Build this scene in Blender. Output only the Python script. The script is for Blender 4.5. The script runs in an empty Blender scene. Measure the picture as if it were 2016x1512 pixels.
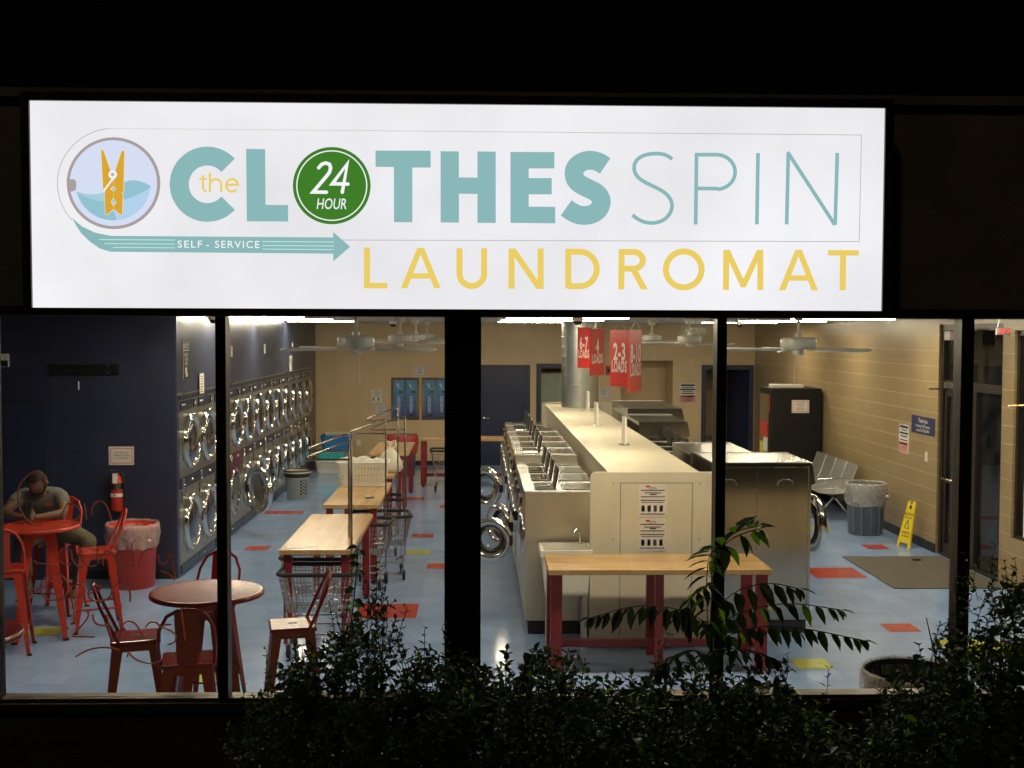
import bpy, bmesh, math, random
from mathutils import Vector, Matrix
random.seed(7)
R = math.radians
S = bpy.context.scene
COL = S.collection

# ------------------------------------------------------------------ camera
F_PX, EYE = 2300.0, 2.86
psi, th, ro = math.atan(68 / 2300), math.atan(102 / 2300), 0.0034
fw = Vector((math.sin(psi) * math.cos(th), math.cos(psi) * math.cos(th), -math.sin(th)))
rt0 = Vector((math.cos(psi), -math.sin(psi), 0))
up0 = rt0.cross(fw)
rt = rt0 * math.cos(ro) + up0 * math.sin(ro)
up = up0 * math.cos(ro) - rt0 * math.sin(ro)
cd = bpy.data.cameras.new('camera'); cam = bpy.data.objects.new('camera', cd); COL.objects.link(cam)
mw = Matrix((rt, up, -fw)).transposed().to_4x4(); mw.translation = Vector((0, 0, EYE))
cam.matrix_world = mw
cd.sensor_width = 36; cd.lens = F_PX / 2016 * 36; cd.clip_start = 0.05; cd.clip_end = 500
S.camera = cam

# ------------------------------------------------------------------ world, sun, exposure
W = bpy.data.worlds.new('World'); S.world = W; W.use_nodes = True
wn = W.node_tree.nodes; wl = W.node_tree.links
sky = wn.new('ShaderNodeTexSky'); sky.sky_type = 'NISHITA'; sky.sun_disc = False
sky.sun_elevation = R(20); sky.sun_rotation = R(200)
bg = wn['Background']; bg.inputs[1].default_value = 0.00006
wl.new(sky.outputs[0], bg.inputs[0])
sl = bpy.data.lights.new('added_fill_sun', 'SUN'); sl.energy = 0.085; sl.angle = R(4); sl.color = (1, .86, .66)  # weak fill sun added from the viewer's side to brighten leaves and facade
so = bpy.data.objects.new('added_fill_sun', sl); COL.objects.link(so)
so.rotation_euler = (R(52), 0, R(-28))
S.view_settings.view_transform = 'Standard'; S.view_settings.look = 'None'
S.view_settings.exposure = 0; S.view_settings.gamma = 1; S.view_settings.use_curve_mapping = False
S.cycles.max_bounces = 8; S.cycles.diffuse_bounces = 4; S.cycles.glossy_bounces = 4
S.cycles.transparent_max_bounces = 24; S.cycles.transmission_bounces = 6
S.cycles.caustics_reflective = False; S.cycles.caustics_refractive = False
S.cycles.sample_clamp_indirect = 4
S.cycles.use_denoising = True

# ------------------------------------------------------------------ materials
def mat(name, col, rough=.5, metal=0, var=.06, vs=6, bump=0, bs=60, spec=.5, coat=0, emit=None, es=0, dirt=None):
    m = bpy.data.materials.new(name); m.use_nodes = True
    n = m.node_tree.nodes; l = m.node_tree.links; b = n['Principled BSDF']
    b.inputs['Roughness'].default_value = rough; b.inputs['Metallic'].default_value = metal
    b.inputs['Specular IOR Level'].default_value = spec; b.inputs['Coat Weight'].default_value = coat
    c4 = (*col, 1)
    if var > 0:
        tc = n.new('ShaderNodeTexCoord'); nz = n.new('ShaderNodeTexNoise'); nz.inputs['Scale'].default_value = vs
        nz.inputs['Detail'].default_value = 6
        l.new(tc.outputs['Object'], nz.inputs['Vector'])
        cr = n.new('ShaderNodeValToRGB'); e = cr.color_ramp.elements
        e[0].position = .3; e[1].position = .7
        e[0].color = (*[max(0, c * (1 - var)) for c in col], 1); e[1].color = (*[min(1, c * (1 + var)) for c in col], 1)
        l.new(nz.outputs['Fac'], cr.inputs['Fac']); l.new(cr.outputs['Color'], b.inputs['Base Color'])
        mr = n.new('ShaderNodeMapRange'); mr.inputs['To Min'].default_value = max(.02, rough * .8); mr.inputs['To Max'].default_value = min(1, rough * 1.2)
        l.new(nz.outputs['Fac'], mr.inputs['Value']); l.new(mr.outputs[0], b.inputs['Roughness'])
    else:
        b.inputs['Base Color'].default_value = c4
    if bump > 0:
        tc2 = n.new('ShaderNodeTexCoord'); n2 = n.new('ShaderNodeTexNoise'); n2.inputs['Scale'].default_value = bs
        n2.inputs['Detail'].default_value = 5
        l.new(tc2.outputs['Object'], n2.inputs['Vector'])
        bp = n.new('ShaderNodeBump'); bp.inputs['Strength'].default_value = bump; bp.inputs['Distance'].default_value = .01
        l.new(n2.outputs['Fac'], bp.inputs['Height']); l.new(bp.outputs[0], b.inputs['Normal'])
    if emit:
        b.inputs['Emission Color'].default_value = (*emit, 1); b.inputs['Emission Strength'].default_value = es
    return m

def emat(name, col, s=1.0, var=0):
    m = bpy.data.materials.new(name); m.use_nodes = True
    n = m.node_tree.nodes; l = m.node_tree.links; n.clear()
    o = n.new('ShaderNodeOutputMaterial'); e = n.new('ShaderNodeEmission')
    e.inputs[0].default_value = (*col, 1); e.inputs[1].default_value = s
    l.new(e.outputs[0], o.inputs[0])
    return m

def glass(name, tint=(.93, .95, .93), ior=1.5, rough=0):
    m = bpy.data.materials.new(name); m.use_nodes = True
    n = m.node_tree.nodes; l = m.node_tree.links; n.clear()
    o = n.new('ShaderNodeOutputMaterial'); t = n.new('ShaderNodeBsdfTransparent'); g = n.new('ShaderNodeBsdfGlossy')
    f = n.new('ShaderNodeFresnel'); mx = n.new('ShaderNodeMixShader')
    t.inputs[0].default_value = (*tint, 1); g.inputs['Roughness'].default_value = rough; f.inputs[0].default_value = ior
    l.new(f.outputs[0], mx.inputs[0]); l.new(t.outputs[0], mx.inputs[1]); l.new(g.outputs[0], mx.inputs[2])
    df = n.new('ShaderNodeBsdfDiffuse'); df.inputs[0].default_value = (.7, .68, .62, 1); m2 = n.new('ShaderNodeMixShader')
    tc = n.new('ShaderNodeTexCoord'); mp = n.new('ShaderNodeMapping'); mp.inputs['Scale'].default_value = (1.5, 1, .6); nz = n.new('ShaderNodeTexNoise'); nz.inputs['Scale'].default_value = 3; nz.inputs['Detail'].default_value = 8; nz.inputs['Distortion'].default_value = 1.2
    mr = n.new('ShaderNodeMapRange'); mr.inputs['From Min'].default_value = .4; mr.inputs['From Max'].default_value = .75; mr.inputs['To Min'].default_value = .006; mr.inputs['To Max'].default_value = .05
    l.new(tc.outputs['Object'], mp.inputs[0]); l.new(mp.outputs[0], nz.inputs['Vector']); l.new(nz.outputs['Fac'], mr.inputs[0])
    l.new(mr.outputs[0], m2.inputs[0]); l.new(mx.outputs[0], m2.inputs[1]); l.new(df.outputs[0], m2.inputs[2]); l.new(m2.outputs[0], o.inputs[0])
    return m

def brick(name, c1, c2, cm, bw, bh, mortar, rough, axes, off=.5, bump=.4, nvar=.08, spec=.5, joint_bump=True):
    """painted block / tile / board surface; axes picks which object coordinates run along and up the courses"""
    m = bpy.data.materials.new(name); m.use_nodes = True
    n = m.node_tree.nodes; l = m.node_tree.links; b = n['Principled BSDF']
    tc = n.new('ShaderNodeTexCoord'); sp = n.new('ShaderNodeSeparateXYZ'); cb = n.new('ShaderNodeCombineXYZ')
    l.new(tc.outputs['Object'], sp.inputs[0]); l.new(sp.outputs[axes[0]], cb.inputs[0]); l.new(sp.outputs[axes[1]], cb.inputs[1])
    br = n.new('ShaderNodeTexBrick'); br.offset = off; br.inputs['Scale'].default_value = 1
    br.inputs['Brick Width'].default_value = bw; br.inputs['Row Height'].default_value = bh
    br.inputs['Mortar Size'].default_value = mortar; br.inputs['Mortar Smooth'].default_value = .3
    br.inputs['Color1'].default_value = (*c1, 1); br.inputs['Color2'].default_value = (*c2, 1); br.inputs['Mortar'].default_value = (*cm, 1)
    l.new(cb.outputs[0], br.inputs['Vector'])
    nz = n.new('ShaderNodeTexNoise'); nz.inputs['Scale'].default_value = 2.2; nz.inputs['Detail'].default_value = 8
    l.new(tc.outputs['Object'], nz.inputs['Vector'])
    mr = n.new('ShaderNodeMapRange'); mr.inputs['From Min'].default_value = .3; mr.inputs['From Max'].default_value = .7
    mr.inputs['To Min'].default_value = 1 - nvar; mr.inputs['To Max'].default_value = 1 + nvar
    l.new(nz.outputs['Fac'], mr.inputs[0])
    mu = n.new('ShaderNodeVectorMath'); mu.operation = 'SCALE'
    l.new(br.outputs['Color'], mu.inputs[0]); l.new(mr.outputs[0], mu.inputs['Scale']); l.new(mu.outputs[0], b.inputs['Base Color'])
    m2 = n.new('ShaderNodeMapRange'); m2.inputs['To Min'].default_value = rough * .75; m2.inputs['To Max'].default_value = rough * 1.3
    n3 = n.new('ShaderNodeTexNoise'); n3.inputs['Scale'].default_value = 7; n3.inputs['Detail'].default_value = 8; l.new(tc.outputs['Object'], n3.inputs['Vector'])
    l.new(n3.outputs['Fac'], m2.inputs[0]); l.new(m2.outputs[0], b.inputs['Roughness'])
    b.inputs['Specular IOR Level'].default_value = spec
    if bump:
        bp = n.new('ShaderNodeBump'); bp.inputs['Strength'].default_value = bump; bp.inputs['Distance'].default_value = .006; bp.invert = True
        l.new(br.outputs['Fac'], bp.inputs['Height'])
        b2 = n.new('ShaderNodeBump'); b2.inputs['Strength'].default_value = .12; b2.inputs['Distance'].default_value = .004
        n4 = n.new('ShaderNodeTexNoise'); n4.inputs['Scale'].default_value = 9; n4.inputs['Detail'].default_value = 3; l.new(tc.outputs['Object'], n4.inputs['Vector'])
        l.new(n4.outputs['Fac'], b2.inputs['Height']); l.new(bp.outputs[0], b2.inputs['Normal']); l.new(b2.outputs[0], b.inputs['Normal'])
    return m

def ripple_metal(name, col, rough, scale, strength):
    m = mat(name, col, rough, 1, .08, 3)
    n = m.node_tree.nodes; l = m.node_tree.links; b = n['Principled BSDF']
    tc = n.new('ShaderNodeTexCoord'); nz = n.new('ShaderNodeTexNoise'); nz.inputs['Scale'].default_value = scale; nz.inputs['Detail'].default_value = 2
    l.new(tc.outputs['Object'], nz.inputs['Vector'])
    bp = n.new('ShaderNodeBump'); bp.inputs['Strength'].default_value = strength; bp.inputs['Distance'].default_value = .02
    l.new(nz.outputs['Fac'], bp.inputs['Height']); l.new(bp.outputs[0], b.inputs['Normal'])
    return m

MT = {}
MT['floor'] = brick('floor_vinyl', (.265, .385, .63), (.31, .44, .71), (.23, .34, .57), .305, .305, .0016, .10, (0, 1), off=0, bump=.04, nvar=.1, spec=.5)
MT['tile_red'] = mat('tile_red', (.48, .06, .045), .16, var=.08)
MT['tile_yellow'] = mat('tile_yellow', (.50, .52, .10), .16, var=.08)
MT['beige_block'] = brick('beige_block', (.345, .25, .128), (.355, .257, .132), (.50, .38, .23), 120, .203, .006, .32, (1, 2), bump=.5, nvar=.05)
MT['beige'] = mat('beige_paint', (.66, .48, .265), .45, var=.04, vs=1.5, bump=.05, bs=30)
MT['navy'] = mat('navy_paint', (.024, .030, .062), .42, var=.12, vs=2, bump=.05, bs=25)
MT['navy_gloss'] = ripple_metal('navy_gloss', (.065, .085, .16), .3, 2.0, .05)
MT['navy_gloss'].node_tree.nodes['Principled BSDF'].inputs['Metallic'].default_value = .45
MT['navy_door'] = mat('navy_door', (.02, .028, .07), .35, var=.08)
MT['ceiling'] = brick('ceiling_tile', (.62, .60, .54), (.64, .62, .56), (.5, .48, .43), 1.2, .6, .012, .8, (0, 1), off=0, bump=.2)
MT['facade'] = mat('facade_paint', (.20, .15, .10), .7, var=.2, vs=3, bump=.3, bs=40)
MT['bronze'] = mat('bronze_frame', (.035, .027, .022), .38, .4, var=.15)
MT['bronze_sill'] = mat('sill_metal', (.11, .085, .06), .4, .7, var=.1)
MT['knee'] = brick('dark_brick', (.05, .03, .022), (.07, .04, .03), (.05, .045, .04), .2, .075, .008, .8, (0, 2), bump=.6, nvar=.2)
MT['glass'] = glass('window_glass', (.95, .96, .95))
MT['glass_dark'] = glass('door_glass', (.5, .52, .5), 1.55)
MT['ground'] = mat('ground_soil', (.03, .027, .02), .95, var=.3, vs=3, bump=.5, bs=15)
MT['black'] = mat('black', (.012, .012, .013), .4)
MT['black_matte'] = mat('black_matte', (.008, .007, .006), .6, spec=.25)
MT['rubber'] = mat('rubber', (.03, .028, .028), .75, spec=.3)
MT['white'] = mat('white_laminate', (.67, .60, .455), .35, var=.03, vs=2)
MT['white_pl'] = mat('white_plastic', (.82, .79, .70), .35, var=.03)
MT['cream'] = mat('cream_metal', (.66, .61, .50), .30, .75, var=.05, vs=2)
MT['paper'] = mat('paper', (.72, .66, .60), .8, var=.02)
MT['ink'] = mat('ink', (.06, .055, .07), .8, var=0)
MT['ink_blue'] = mat('ink_blue', (.014, .018, .075), .7, var=0)
MT['ink_red'] = mat('ink_red', (.62, .07, .05), .7, var=0)
MT['pinkp'] = mat('pink_paper', (.72, .32, .28), .8, var=0)
MT['cream_plastic'] = mat('cream_plastic', (.66, .60, .46), .45, var=.04)
MT['chrome'] = mat('chrome', (.82, .80, .76), .07, 1, var=.03)
MT['chrome_rim'] = mat('chrome_rim', (.78, .75, .68), .12, 1, var=.05)
MT['chrome_dull'] = mat('chrome_dull', (.38, .35, .30), .2, 1, var=.05)
MT['steel'] = ripple_metal('brushed_steel', (.50, .49, .45), .28, 3.5, .12)
MT['steel_top'] = ripple_metal('steel_top', (.50, .49, .46), .20, 2.5, .02)
MT['steel_dark'] = ripple_metal('steel_dark', (.44, .425, .385), .13, .8, .03)
MT['galv'] = ripple_metal('galvanized', (.60, .62, .60), .33, 5, .15)
MT['dome'] = mat('door_dome', (.02, .03, .05), .05, 0, var=0, spec=.9, coat=1)
MT['dryer_body'] = mat('dryer_body', (.40, .385, .33), .28, .75, var=.05, vs=3)
MT['dryer_navy'] = mat('dryer_navy', (.022, .03, .062), .3, var=.08)
MT['maroon'] = mat('maroon_panel', (.12, .02, .05), .3)
MT['drum'] = mat('drum_inside', (.03, .03, .03), .35, .6)
MT['wood'] = brick('butcher_block', (.53, .315, .13), (.63, .40, .185), (.37, .21, .09), .5, .045, .0012, .2, (1, 0), off=.5, bump=0, nvar=.08)
MT['wood_x'] = brick('butcher_block_x', (.53, .315, .13), (.63, .40, .185), (.37, .21, .09), .5, .045, .0012, .2, (0, 1), off=.5, bump=0, nvar=.08)
MT['red_leg'] = mat('red_leg_paint', (.26, .022, .022), .38, var=.08)
MT['red'] = mat('red_enamel', (.52, .040, .018), .24, var=.06, coat=.2)
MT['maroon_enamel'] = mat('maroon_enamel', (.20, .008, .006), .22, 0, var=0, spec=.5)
MT['red_bin'] = mat('red_plastic', (.80, .065, .045), .4, var=.04)
MT['liner'] = None
MT['grey_bin'] = mat('grey_plastic', (.17, .185, .20), .5)
MT['fan'] = mat('fan_white', (.66, .64, .58), .4, var=.03)
MT['fan_grey'] = mat('fan_shell', (.55, .55, .50), .35, var=.03)
MT['mat'] = mat('mat_fibre', (.115, .10, .08), .95, var=.15, vs=40, bump=.6, bs=200)
MT['yellow'] = mat('yellow_plastic', (.82, .64, .03), .4, var=.03)
MT['bench'] = mat('bench_steel', (.42, .42, .39), .4, .6, var=.06)
MT['blue_bin'] = mat('blue_plastic', (.02, .17, .46), .4)
MT['teal_bin'] = mat('teal_plastic', (.05, .45, .47), .4)
MT['skin'] = mat('skin', (.17, .095, .06), .5, var=.08)
MT['hair'] = mat('hair', (.012, .009, .007), .8, bump=.5, bs=120)
MT['tshirt'] = mat('grey_cotton', (.17, .165, .16), .9, var=.1, bump=.3, bs=80)
MT['vest'] = mat('olive_vest', (.060, .058, .038), .85, var=.12, bump=.3, bs=80)
MT['trousers'] = mat('olive_trousers', (.12, .105, .065), .9, var=.15, bump=.4, bs=60)
MT['shoe'] = mat('tan_shoe', (.16, .11, .06), .7)
MT['sign_red'] = mat('sign_red', (.62, .035, .025), .35, var=.02)
MT['sign_white'] = mat('sign_white', (.85, .80, .74), .45, var=.02)
MT['chg_blue'] = None
MT['green'] = mat('green_ink', (.02, .12, .06), .5)
MT['leaf_a'] = mat('leaf_dark', (.026, .036, .016), .45, var=.3, vs=14)
MT['leaf_b'] = mat('leaf_mid', (.038, .062, .022), .42, var=.3, vs=14)
MT['leaf_c'] = mat('leaf_bright', (.085, .16, .030), .4, var=.3, vs=14)
MT['stem'] = mat('stem', (.05, .045, .028), .8)
MT['neon'] = mat('unlit_neon_tube', (.60, .30, .24), .25, var=.15, vs=20, coat=.3)
MT['lamp'] = emat('lamp_diffuser', (1, .865, .62), 112)
MT['lamp_shell'] = mat('lamp_shell', (.7, .68, .6), .5)
MT['panel_led'] = emat('sign_panel', (.875, .875, .905), .95)
_m = MT['panel_led']; _n = _m.node_tree.nodes; _l = _m.node_tree.links
_e = [x for x in _n if x.type == 'EMISSION'][0]; _t = _n.new('ShaderNodeTexCoord'); _z = _n.new('ShaderNodeTexNoise'); _z.inputs['Scale'].default_value = 1.1; _z.inputs['Detail'].default_value = 4
_r = _n.new('ShaderNodeMapRange'); _r.inputs['From Min'].default_value = .3; _r.inputs['From Max'].default_value = .7; _r.inputs['To Min'].default_value = .88; _r.inputs['To Max'].default_value = 1.05
_l.new(_t.outputs['Object'], _z.inputs['Vector']); _l.new(_z.outputs['Fac'], _r.inputs[0]); _l.new(_r.outputs[0], _e.inputs[1])
MT['e_teal'] = emat('sign_teal', (.255, .475, .480), 1)
MT['e_yellow'] = emat('sign_yellow', (.83, .62, .13), 1)
MT['e_white'] = emat('sign_white_vinyl', (.92, .92, .95), 1)
MT['e_green'] = emat('sign_green', (.050, .205, .022), 1)
MT['e_brown'] = emat('sign_taupe', (.40, .345, .345), 1)
MT['e_line'] = emat('sign_line', (.48, .46, .46), 1)
MT['e_lilac'] = emat('sign_lilac', (.67, .73, .90), 1)
MT['e_lilac2'] = emat('sign_lilac_rim', (.72, .80, .93), 1)
MT['e_water1'] = emat('sign_water_mid', (.29, .54, .64), 1)
MT['e_water2'] = emat('sign_water_light', (.45, .64, .84), 1)
MT['e_water3'] = emat('sign_water_pale', (.38, .62, .70), 1)
MT['e_gold'] = emat('sign_gold', (.70, .38, .035), 1)
MT['e_gold2'] = emat('sign_gold_pale', (.86, .72, .38), 1)
MT['e_aqua'] = emat('sign_aqua', (.52, .80, .78), 1)
MT['e_red'] = emat('red_led', (1, .06, .03), 2.2)
MT['e_pizza'] = emat('pizza_sign_green', (.45, .75, .35), 1.6)

def grad_panel(name):
    m = mat(name, (.03, .12, .40), .3, var=0)
    n = m.node_tree.nodes; l = m.node_tree.links; b = n['Principled BSDF']
    tc = n.new('ShaderNodeTexCoord'); sp = n.new('ShaderNodeSeparateXYZ'); mr = n.new('ShaderNodeMapRange')
    l.new(tc.outputs['Object'], sp.inputs[0]); l.new(sp.outputs[2], mr.inputs[0])
    mr.inputs['From Min'].default_value = 0; mr.inputs['From Max'].default_value = .9
    nz = n.new('ShaderNodeTexNoise'); nz.inputs['Scale'].default_value = 9; l.new(tc.outputs['Object'], nz.inputs['Vector'])
    ad = n.new('ShaderNodeMath'); ad.operation = 'MULTIPLY_ADD'; ad.inputs[1].default_value = .35; l.new(nz.outputs['Fac'], ad.inputs[0]); l.new(mr.outputs[0], ad.inputs[2])
    cr = n.new('ShaderNodeValToRGB'); e = cr.color_ramp.elements
    e[0].position = .1; e[0].color = (.015, .045, .30, 1); e[1].position = 1.1; e[1].color = (.10, .30, .52, 1)
    l.new(ad.outputs[0], cr.inputs[0]); l.new(cr.outputs[0], b.inputs['Base Color'])
    return m
MT['chg_blue'] = grad_panel('change_panel_print')

def liner_mat(name, col, alpha):
    m = mat(name, col, .25, var=0)
    n = m.node_tree.nodes; l = m.node_tree.links; b = n['Principled BSDF']
    tc = n.new('ShaderNodeTexCoord'); nz = n.new('ShaderNodeTexNoise'); nz.inputs['Scale'].default_value = 14; nz.inputs['Distortion'].default_value = 1.5
    l.new(tc.outputs['Object'], nz.inputs['Vector'])
    mr = n.new('ShaderNodeMapRange'); mr.inputs['To Min'].default_value = alpha - .22; mr.inputs['To Max'].default_value = alpha + .22
    l.new(nz.outputs['Fac'], mr.inputs[0]); l.new(mr.outputs[0], b.inputs['Alpha'])
    bp = n.new('ShaderNodeBump'); bp.inputs['Strength'].default_value = .5; bp.inputs['Distance'].default_value = .01
    l.new(nz.outputs['Fac'], bp.inputs['Height']); l.new(bp.outputs[0], b.inputs['Normal'])
    return m
MT['liner'] = liner_mat('clear_bag', (.80, .76, .72), .36)
MT['liner_red'] = liner_mat('red_bag', (.55, .06, .06), .75)
MT['bag_white'] = mat('thin_white_bag', (.75, .70, .58), .4, var=.06, bump=.4, bs=25)
MT['cloth'] = mat('white_cloth', (.72, .70, .64), .8, bump=.4, bs=30)

def translucent(m, col, fac):
    n = m.node_tree.nodes; l = m.node_tree.links; b = n['Principled BSDF']; o = [x for x in n if x.type == 'OUTPUT_MATERIAL'][0]
    t = n.new('ShaderNodeBsdfTranslucent'); t.inputs[0].default_value = (*col, 1); mx = n.new('ShaderNodeMixShader'); mx.inputs[0].default_value = fac
    l.new(b.outputs[0], mx.inputs[1]); l.new(t.outputs[0], mx.inputs[2]); l.new(mx.outputs[0], o.inputs[0])
translucent(MT['leaf_a'], (.03, .06, .008), .3); translucent(MT['leaf_b'], (.06, .13, .012), .35); translucent(MT['leaf_c'], (.20, .42, .02), .55)
translucent(MT['neon'], (.8, .36, .28), .6)

# ------------------------------------------------------------------ mesh builder
class MB:
    def __init__(s): s.v = []; s.f = []; s.m = []; s.s = []; s.T = None
    def add(s, vs, fs, mi=0, sm=False):
        o = len(s.v)
        if s.T is not None: vs = [s.T @ Vector(v) for v in vs]
        s.v += [tuple(v) for v in vs]
        for f in fs: s.f.append([i + o for i in f]); s.m.append(mi); s.s.append(sm)
    def box(s, x0, x1, y0, y1, z0, z1, mi=0, bev=0):
        if bev > 0:
            bm = bmesh.new(); bmesh.ops.create_cube(bm, size=1)
            for v in bm.verts: v.co = Vector(((x0 + x1) / 2 + v.co.x * (x1 - x0), (y0 + y1) / 2 + v.co.y * (y1 - y0), (z0 + z1) / 2 + v.co.z * (z1 - z0)))
            bmesh.ops.bevel(bm, geom=bm.edges[:], offset=bev, segments=2, profile=.5, affect='EDGES')
            bm.verts.index_update()
            s.add([v.co.copy() for v in bm.verts], [[v.index for v in f.verts] for f in bm.faces], mi); bm.free(); return
        vs = [(x, y, z) for x in (x0, x1) for y in (y0, y1) for z in (z0, z1)]
        s.add(vs, [(0, 1, 3, 2), (4, 6, 7, 5), (0, 4, 5, 1), (2, 3, 7, 6), (0, 2, 6, 4), (1, 5, 7, 3)], mi)
    def tube(s, pts, r, n=8, mi=0, closed=False, cap=True, sm=True):
        P = [Vector(p) for p in pts]; N = len(P); rs = r if isinstance(r, (list, tuple)) else [r] * N
        rings = []; prev = None
        for i, p in enumerate(P):
            if closed: t = (P[(i + 1) % N] - P[i - 1])
            else: t = P[min(i + 1, N - 1)] - P[max(i - 1, 0)]
            t = t.normalized() if t.length > 1e-9 else Vector((0, 0, 1))
            if prev is None:
                a = Vector((0, 0, 1)) if abs(t.z) < .9 else Vector((1, 0, 0)); u = t.cross(a).normalized()
            else:
                u = prev - t * prev.dot(t); u = u.normalized() if u.length > 1e-6 else t.orthogonal().normalized()
            prev = u; w = t.cross(u)
            rings.append([p + (u * math.cos(2 * math.pi * k / n) + w * math.sin(2 * math.pi * k / n)) * rs[i] for k in range(n)])
        vs = [v for g in rings for v in g]; fs = []
        for i in range(N if closed else N - 1):
            j = (i + 1) % N
            for k in range(n): fs.append((i * n + k, i * n + (k + 1) % n, j * n + (k + 1) % n, j * n + k))
        s.add(vs, fs, mi, sm)
        if cap and not closed:
            s.add(rings[0], [list(range(n))[::-1]], mi); s.add(rings[-1], [list(range(n))], mi)
    def lathe(s, prof, n=24, mi=0, c=(0, 0, 0), ax=(0, 0, 1), sm=True, sx=1, sy=1):
        ax = Vector(ax).normalized(); u = ax.orthogonal().normalized(); 
        if abs(ax.z) > .99: u = Vector((1, 0, 0))
        w = ax.cross(u); c = Vector(c); vs = []; fs = []
        for r, h in prof:
            for k in range(n):
                a = 2 * math.pi * k / n; vs.append(c + ax * h + u * (r * math.cos(a) * sx) + w * (r * math.sin(a) * sy))
        for i in range(len(prof) - 1):
            for k in range(n): fs.append((i * n + k, i * n + (k + 1) % n, (i + 1) * n + (k + 1) % n, (i + 1) * n + k))
        s.add(vs, fs, mi, sm)
    def disc(s, c, r, ax=(0, 0, 1), n=24, mi=0): s.lathe([(1e-4, 0), (r, 0)], n, mi, c, ax, False)
    def quad(s, a, b, c, d, mi=0): s.add([a, b, c, d], [(0, 1, 2, 3)], mi)
    def ngon(s, pts, mi=0): s.add(pts, [list(range(len(pts)))], mi)
    def extr(s, pts, d, mi=0):
        n = len(pts); d = Vector(d); a = [Vector(p) for p in pts]; b = [p + d for p in a]
        s.add(a + b, [list(range(n))[::-1], [n + i for i in range(n)]] + [(i, (i + 1) % n, n + (i + 1) % n, n + i) for i in range(n)], mi)
    def text(s, body, org, right, upv, size, mi=0, sx=1.0, bold=0.0, align='CENTER', shear=0, fit=None, sp=1.0):
        fc = bpy.data.curves.new('txt', 'FONT'); fc.body = body; fc.size = size; fc.align_x = align; fc.align_y = 'CENTER'
        fc.offset = bold * size; fc.shear = shear; fc.resolution_u = 3; fc.space_character = sp
        fo = bpy.data.objects.new('txt', fc); me = bpy.data.meshes.new_from_object(fo)
        r_, u_ = Vector(right), Vector(upv); o_ = Vector(org)
        if fit:
            xs_ = [v.co.x for v in me.vertices]; sx = fit / (max(xs_) - min(xs_)); cx_ = (max(xs_) + min(xs_)) / 2; o_ = o_ - r_ * (cx_ * sx)
        s.add([o_ + r_ * (v.co.x * sx) + u_ * v.co.y for v in me.vertices], [list(p.vertices) for p in me.polygons], mi)
        bpy.data.objects.remove(fo); bpy.data.curves.remove(fc); bpy.data.meshes.remove(me)
    def build(s, name, mats, parent=None, loc=None, norm=True):
        me = bpy.data.meshes.new(name); me.from_pydata(s.v, [], s.f)
        if not isinstance(mats, (list, tuple)): mats = [mats]
        for m in mats: me.materials.append(MT[m] if isinstance(m, str) else m)
        me.polygons.foreach_set('material_index', s.m); me.polygons.foreach_set('use_smooth', s.s)
        if norm:
            bm = bmesh.new(); bm.from_mesh(me); bmesh.ops.recalc_face_normals(bm, faces=bm.faces[:]); bm.to_mesh(me); bm.free()
        me.update()
        o = bpy.data.objects.new(name, me); COL.objects.link(o)
        if loc: o.location = loc
        if parent: o.parent = parent
        return o

def split_build(m, cuts, name, mats, parent):
    cuts = cuts + [(len(m.v), len(m.f))]
    for (v0, f0), (v1, f1) in zip(cuts, cuts[1:]):
        if f1 == f0: continue
        q = MB(); q.v = m.v[v0:v1]; q.f = [[i - v0 for i in f] for f in m.f[f0:f1]]; q.m = m.m[f0:f1]; q.s = m.s[f0:f1]; q.build(name, mats, parent)
class MS(MB):
    def __init__(s): super().__init__(); s.c = [(0, 0)]
    def nx(s): s.c.append((len(s.v), len(s.f)))
    def done(s, name, mats, parent): split_build(s, s.c, name, mats, parent)
def tag(o, label=None, cat=None, group=None, kind=None):
    if label: o['label'] = label
    if cat: o['category'] = cat
    if group: o['group'] = group
    if kind: o['kind'] = kind
    return o
def thing(name, label, cat, loc=(0, 0, 0), rz=0, group=None):
    o = bpy.data.objects.new(name, None); o.empty_display_size = .1; COL.objects.link(o)
    o.location = loc; o.rotation_euler = (0, 0, rz); return tag(o, label, cat, group)
def dup(root, loc, rz=0, label=None):
    def cp(o, par):
        c = o.copy(); COL.objects.link(c); c.parent = par
        for ch in [x for x in o.children]: cp(ch, c)
        return c
    r = cp(root, None); r.location = loc; r.rotation_euler = (0, 0, rz)
    if label: r['label'] = label
    return r
def circ(c, r, n=32, ax=(0, 0, 1), ry=None, a0=0, a1=360, closed=True):
    ax = Vector(ax).normalized(); u = Vector((1, 0, 0)) if abs(ax.x) < .9 else Vector((0, 1, 0)); w = ax.cross(u); c = Vector(c); ry = ry or r
    m = n if closed else n - 1
    return [c + u * (r * math.cos(R(a0 + (a1 - a0) * k / m))) + w * (ry * math.sin(R(a0 + (a1 - a0) * k / m))) for k in range(n)]

BACK, XL, XR, YG, CEIL = 25.0, -3.45, 5.97, 6.5, 3.06
NAVY_Y = 13.5
XFAR = -6.2
# ------------------------------------------------------------------ ground and floor
g = MB()
n_ = 24
ys = [-60, -20, -4, 0.5, 1.5, 3, 4.2, 5.0, 5.8, 6.3, 26, 60]
zs = [1.3, 1.3, 1.3, 1.25, 1.15, .75, .35, .05, -.12, -.12, -.12, -.12]
xs = [-80, -20, -8, -4, 0, 4, 8, 20, 80]
vs = [(x, y, z) for y, z in zip(ys, zs) for x in xs]
nx = len(xs)
g.add(vs, [(j * nx + i, j * nx + i + 1, (j + 1) * nx + i + 1, (j + 1) * nx + i) for j in range(len(ys) - 1) for i in range(nx - 1)])
tag(g.build('ground', 'ground'), kind='structure')

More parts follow.
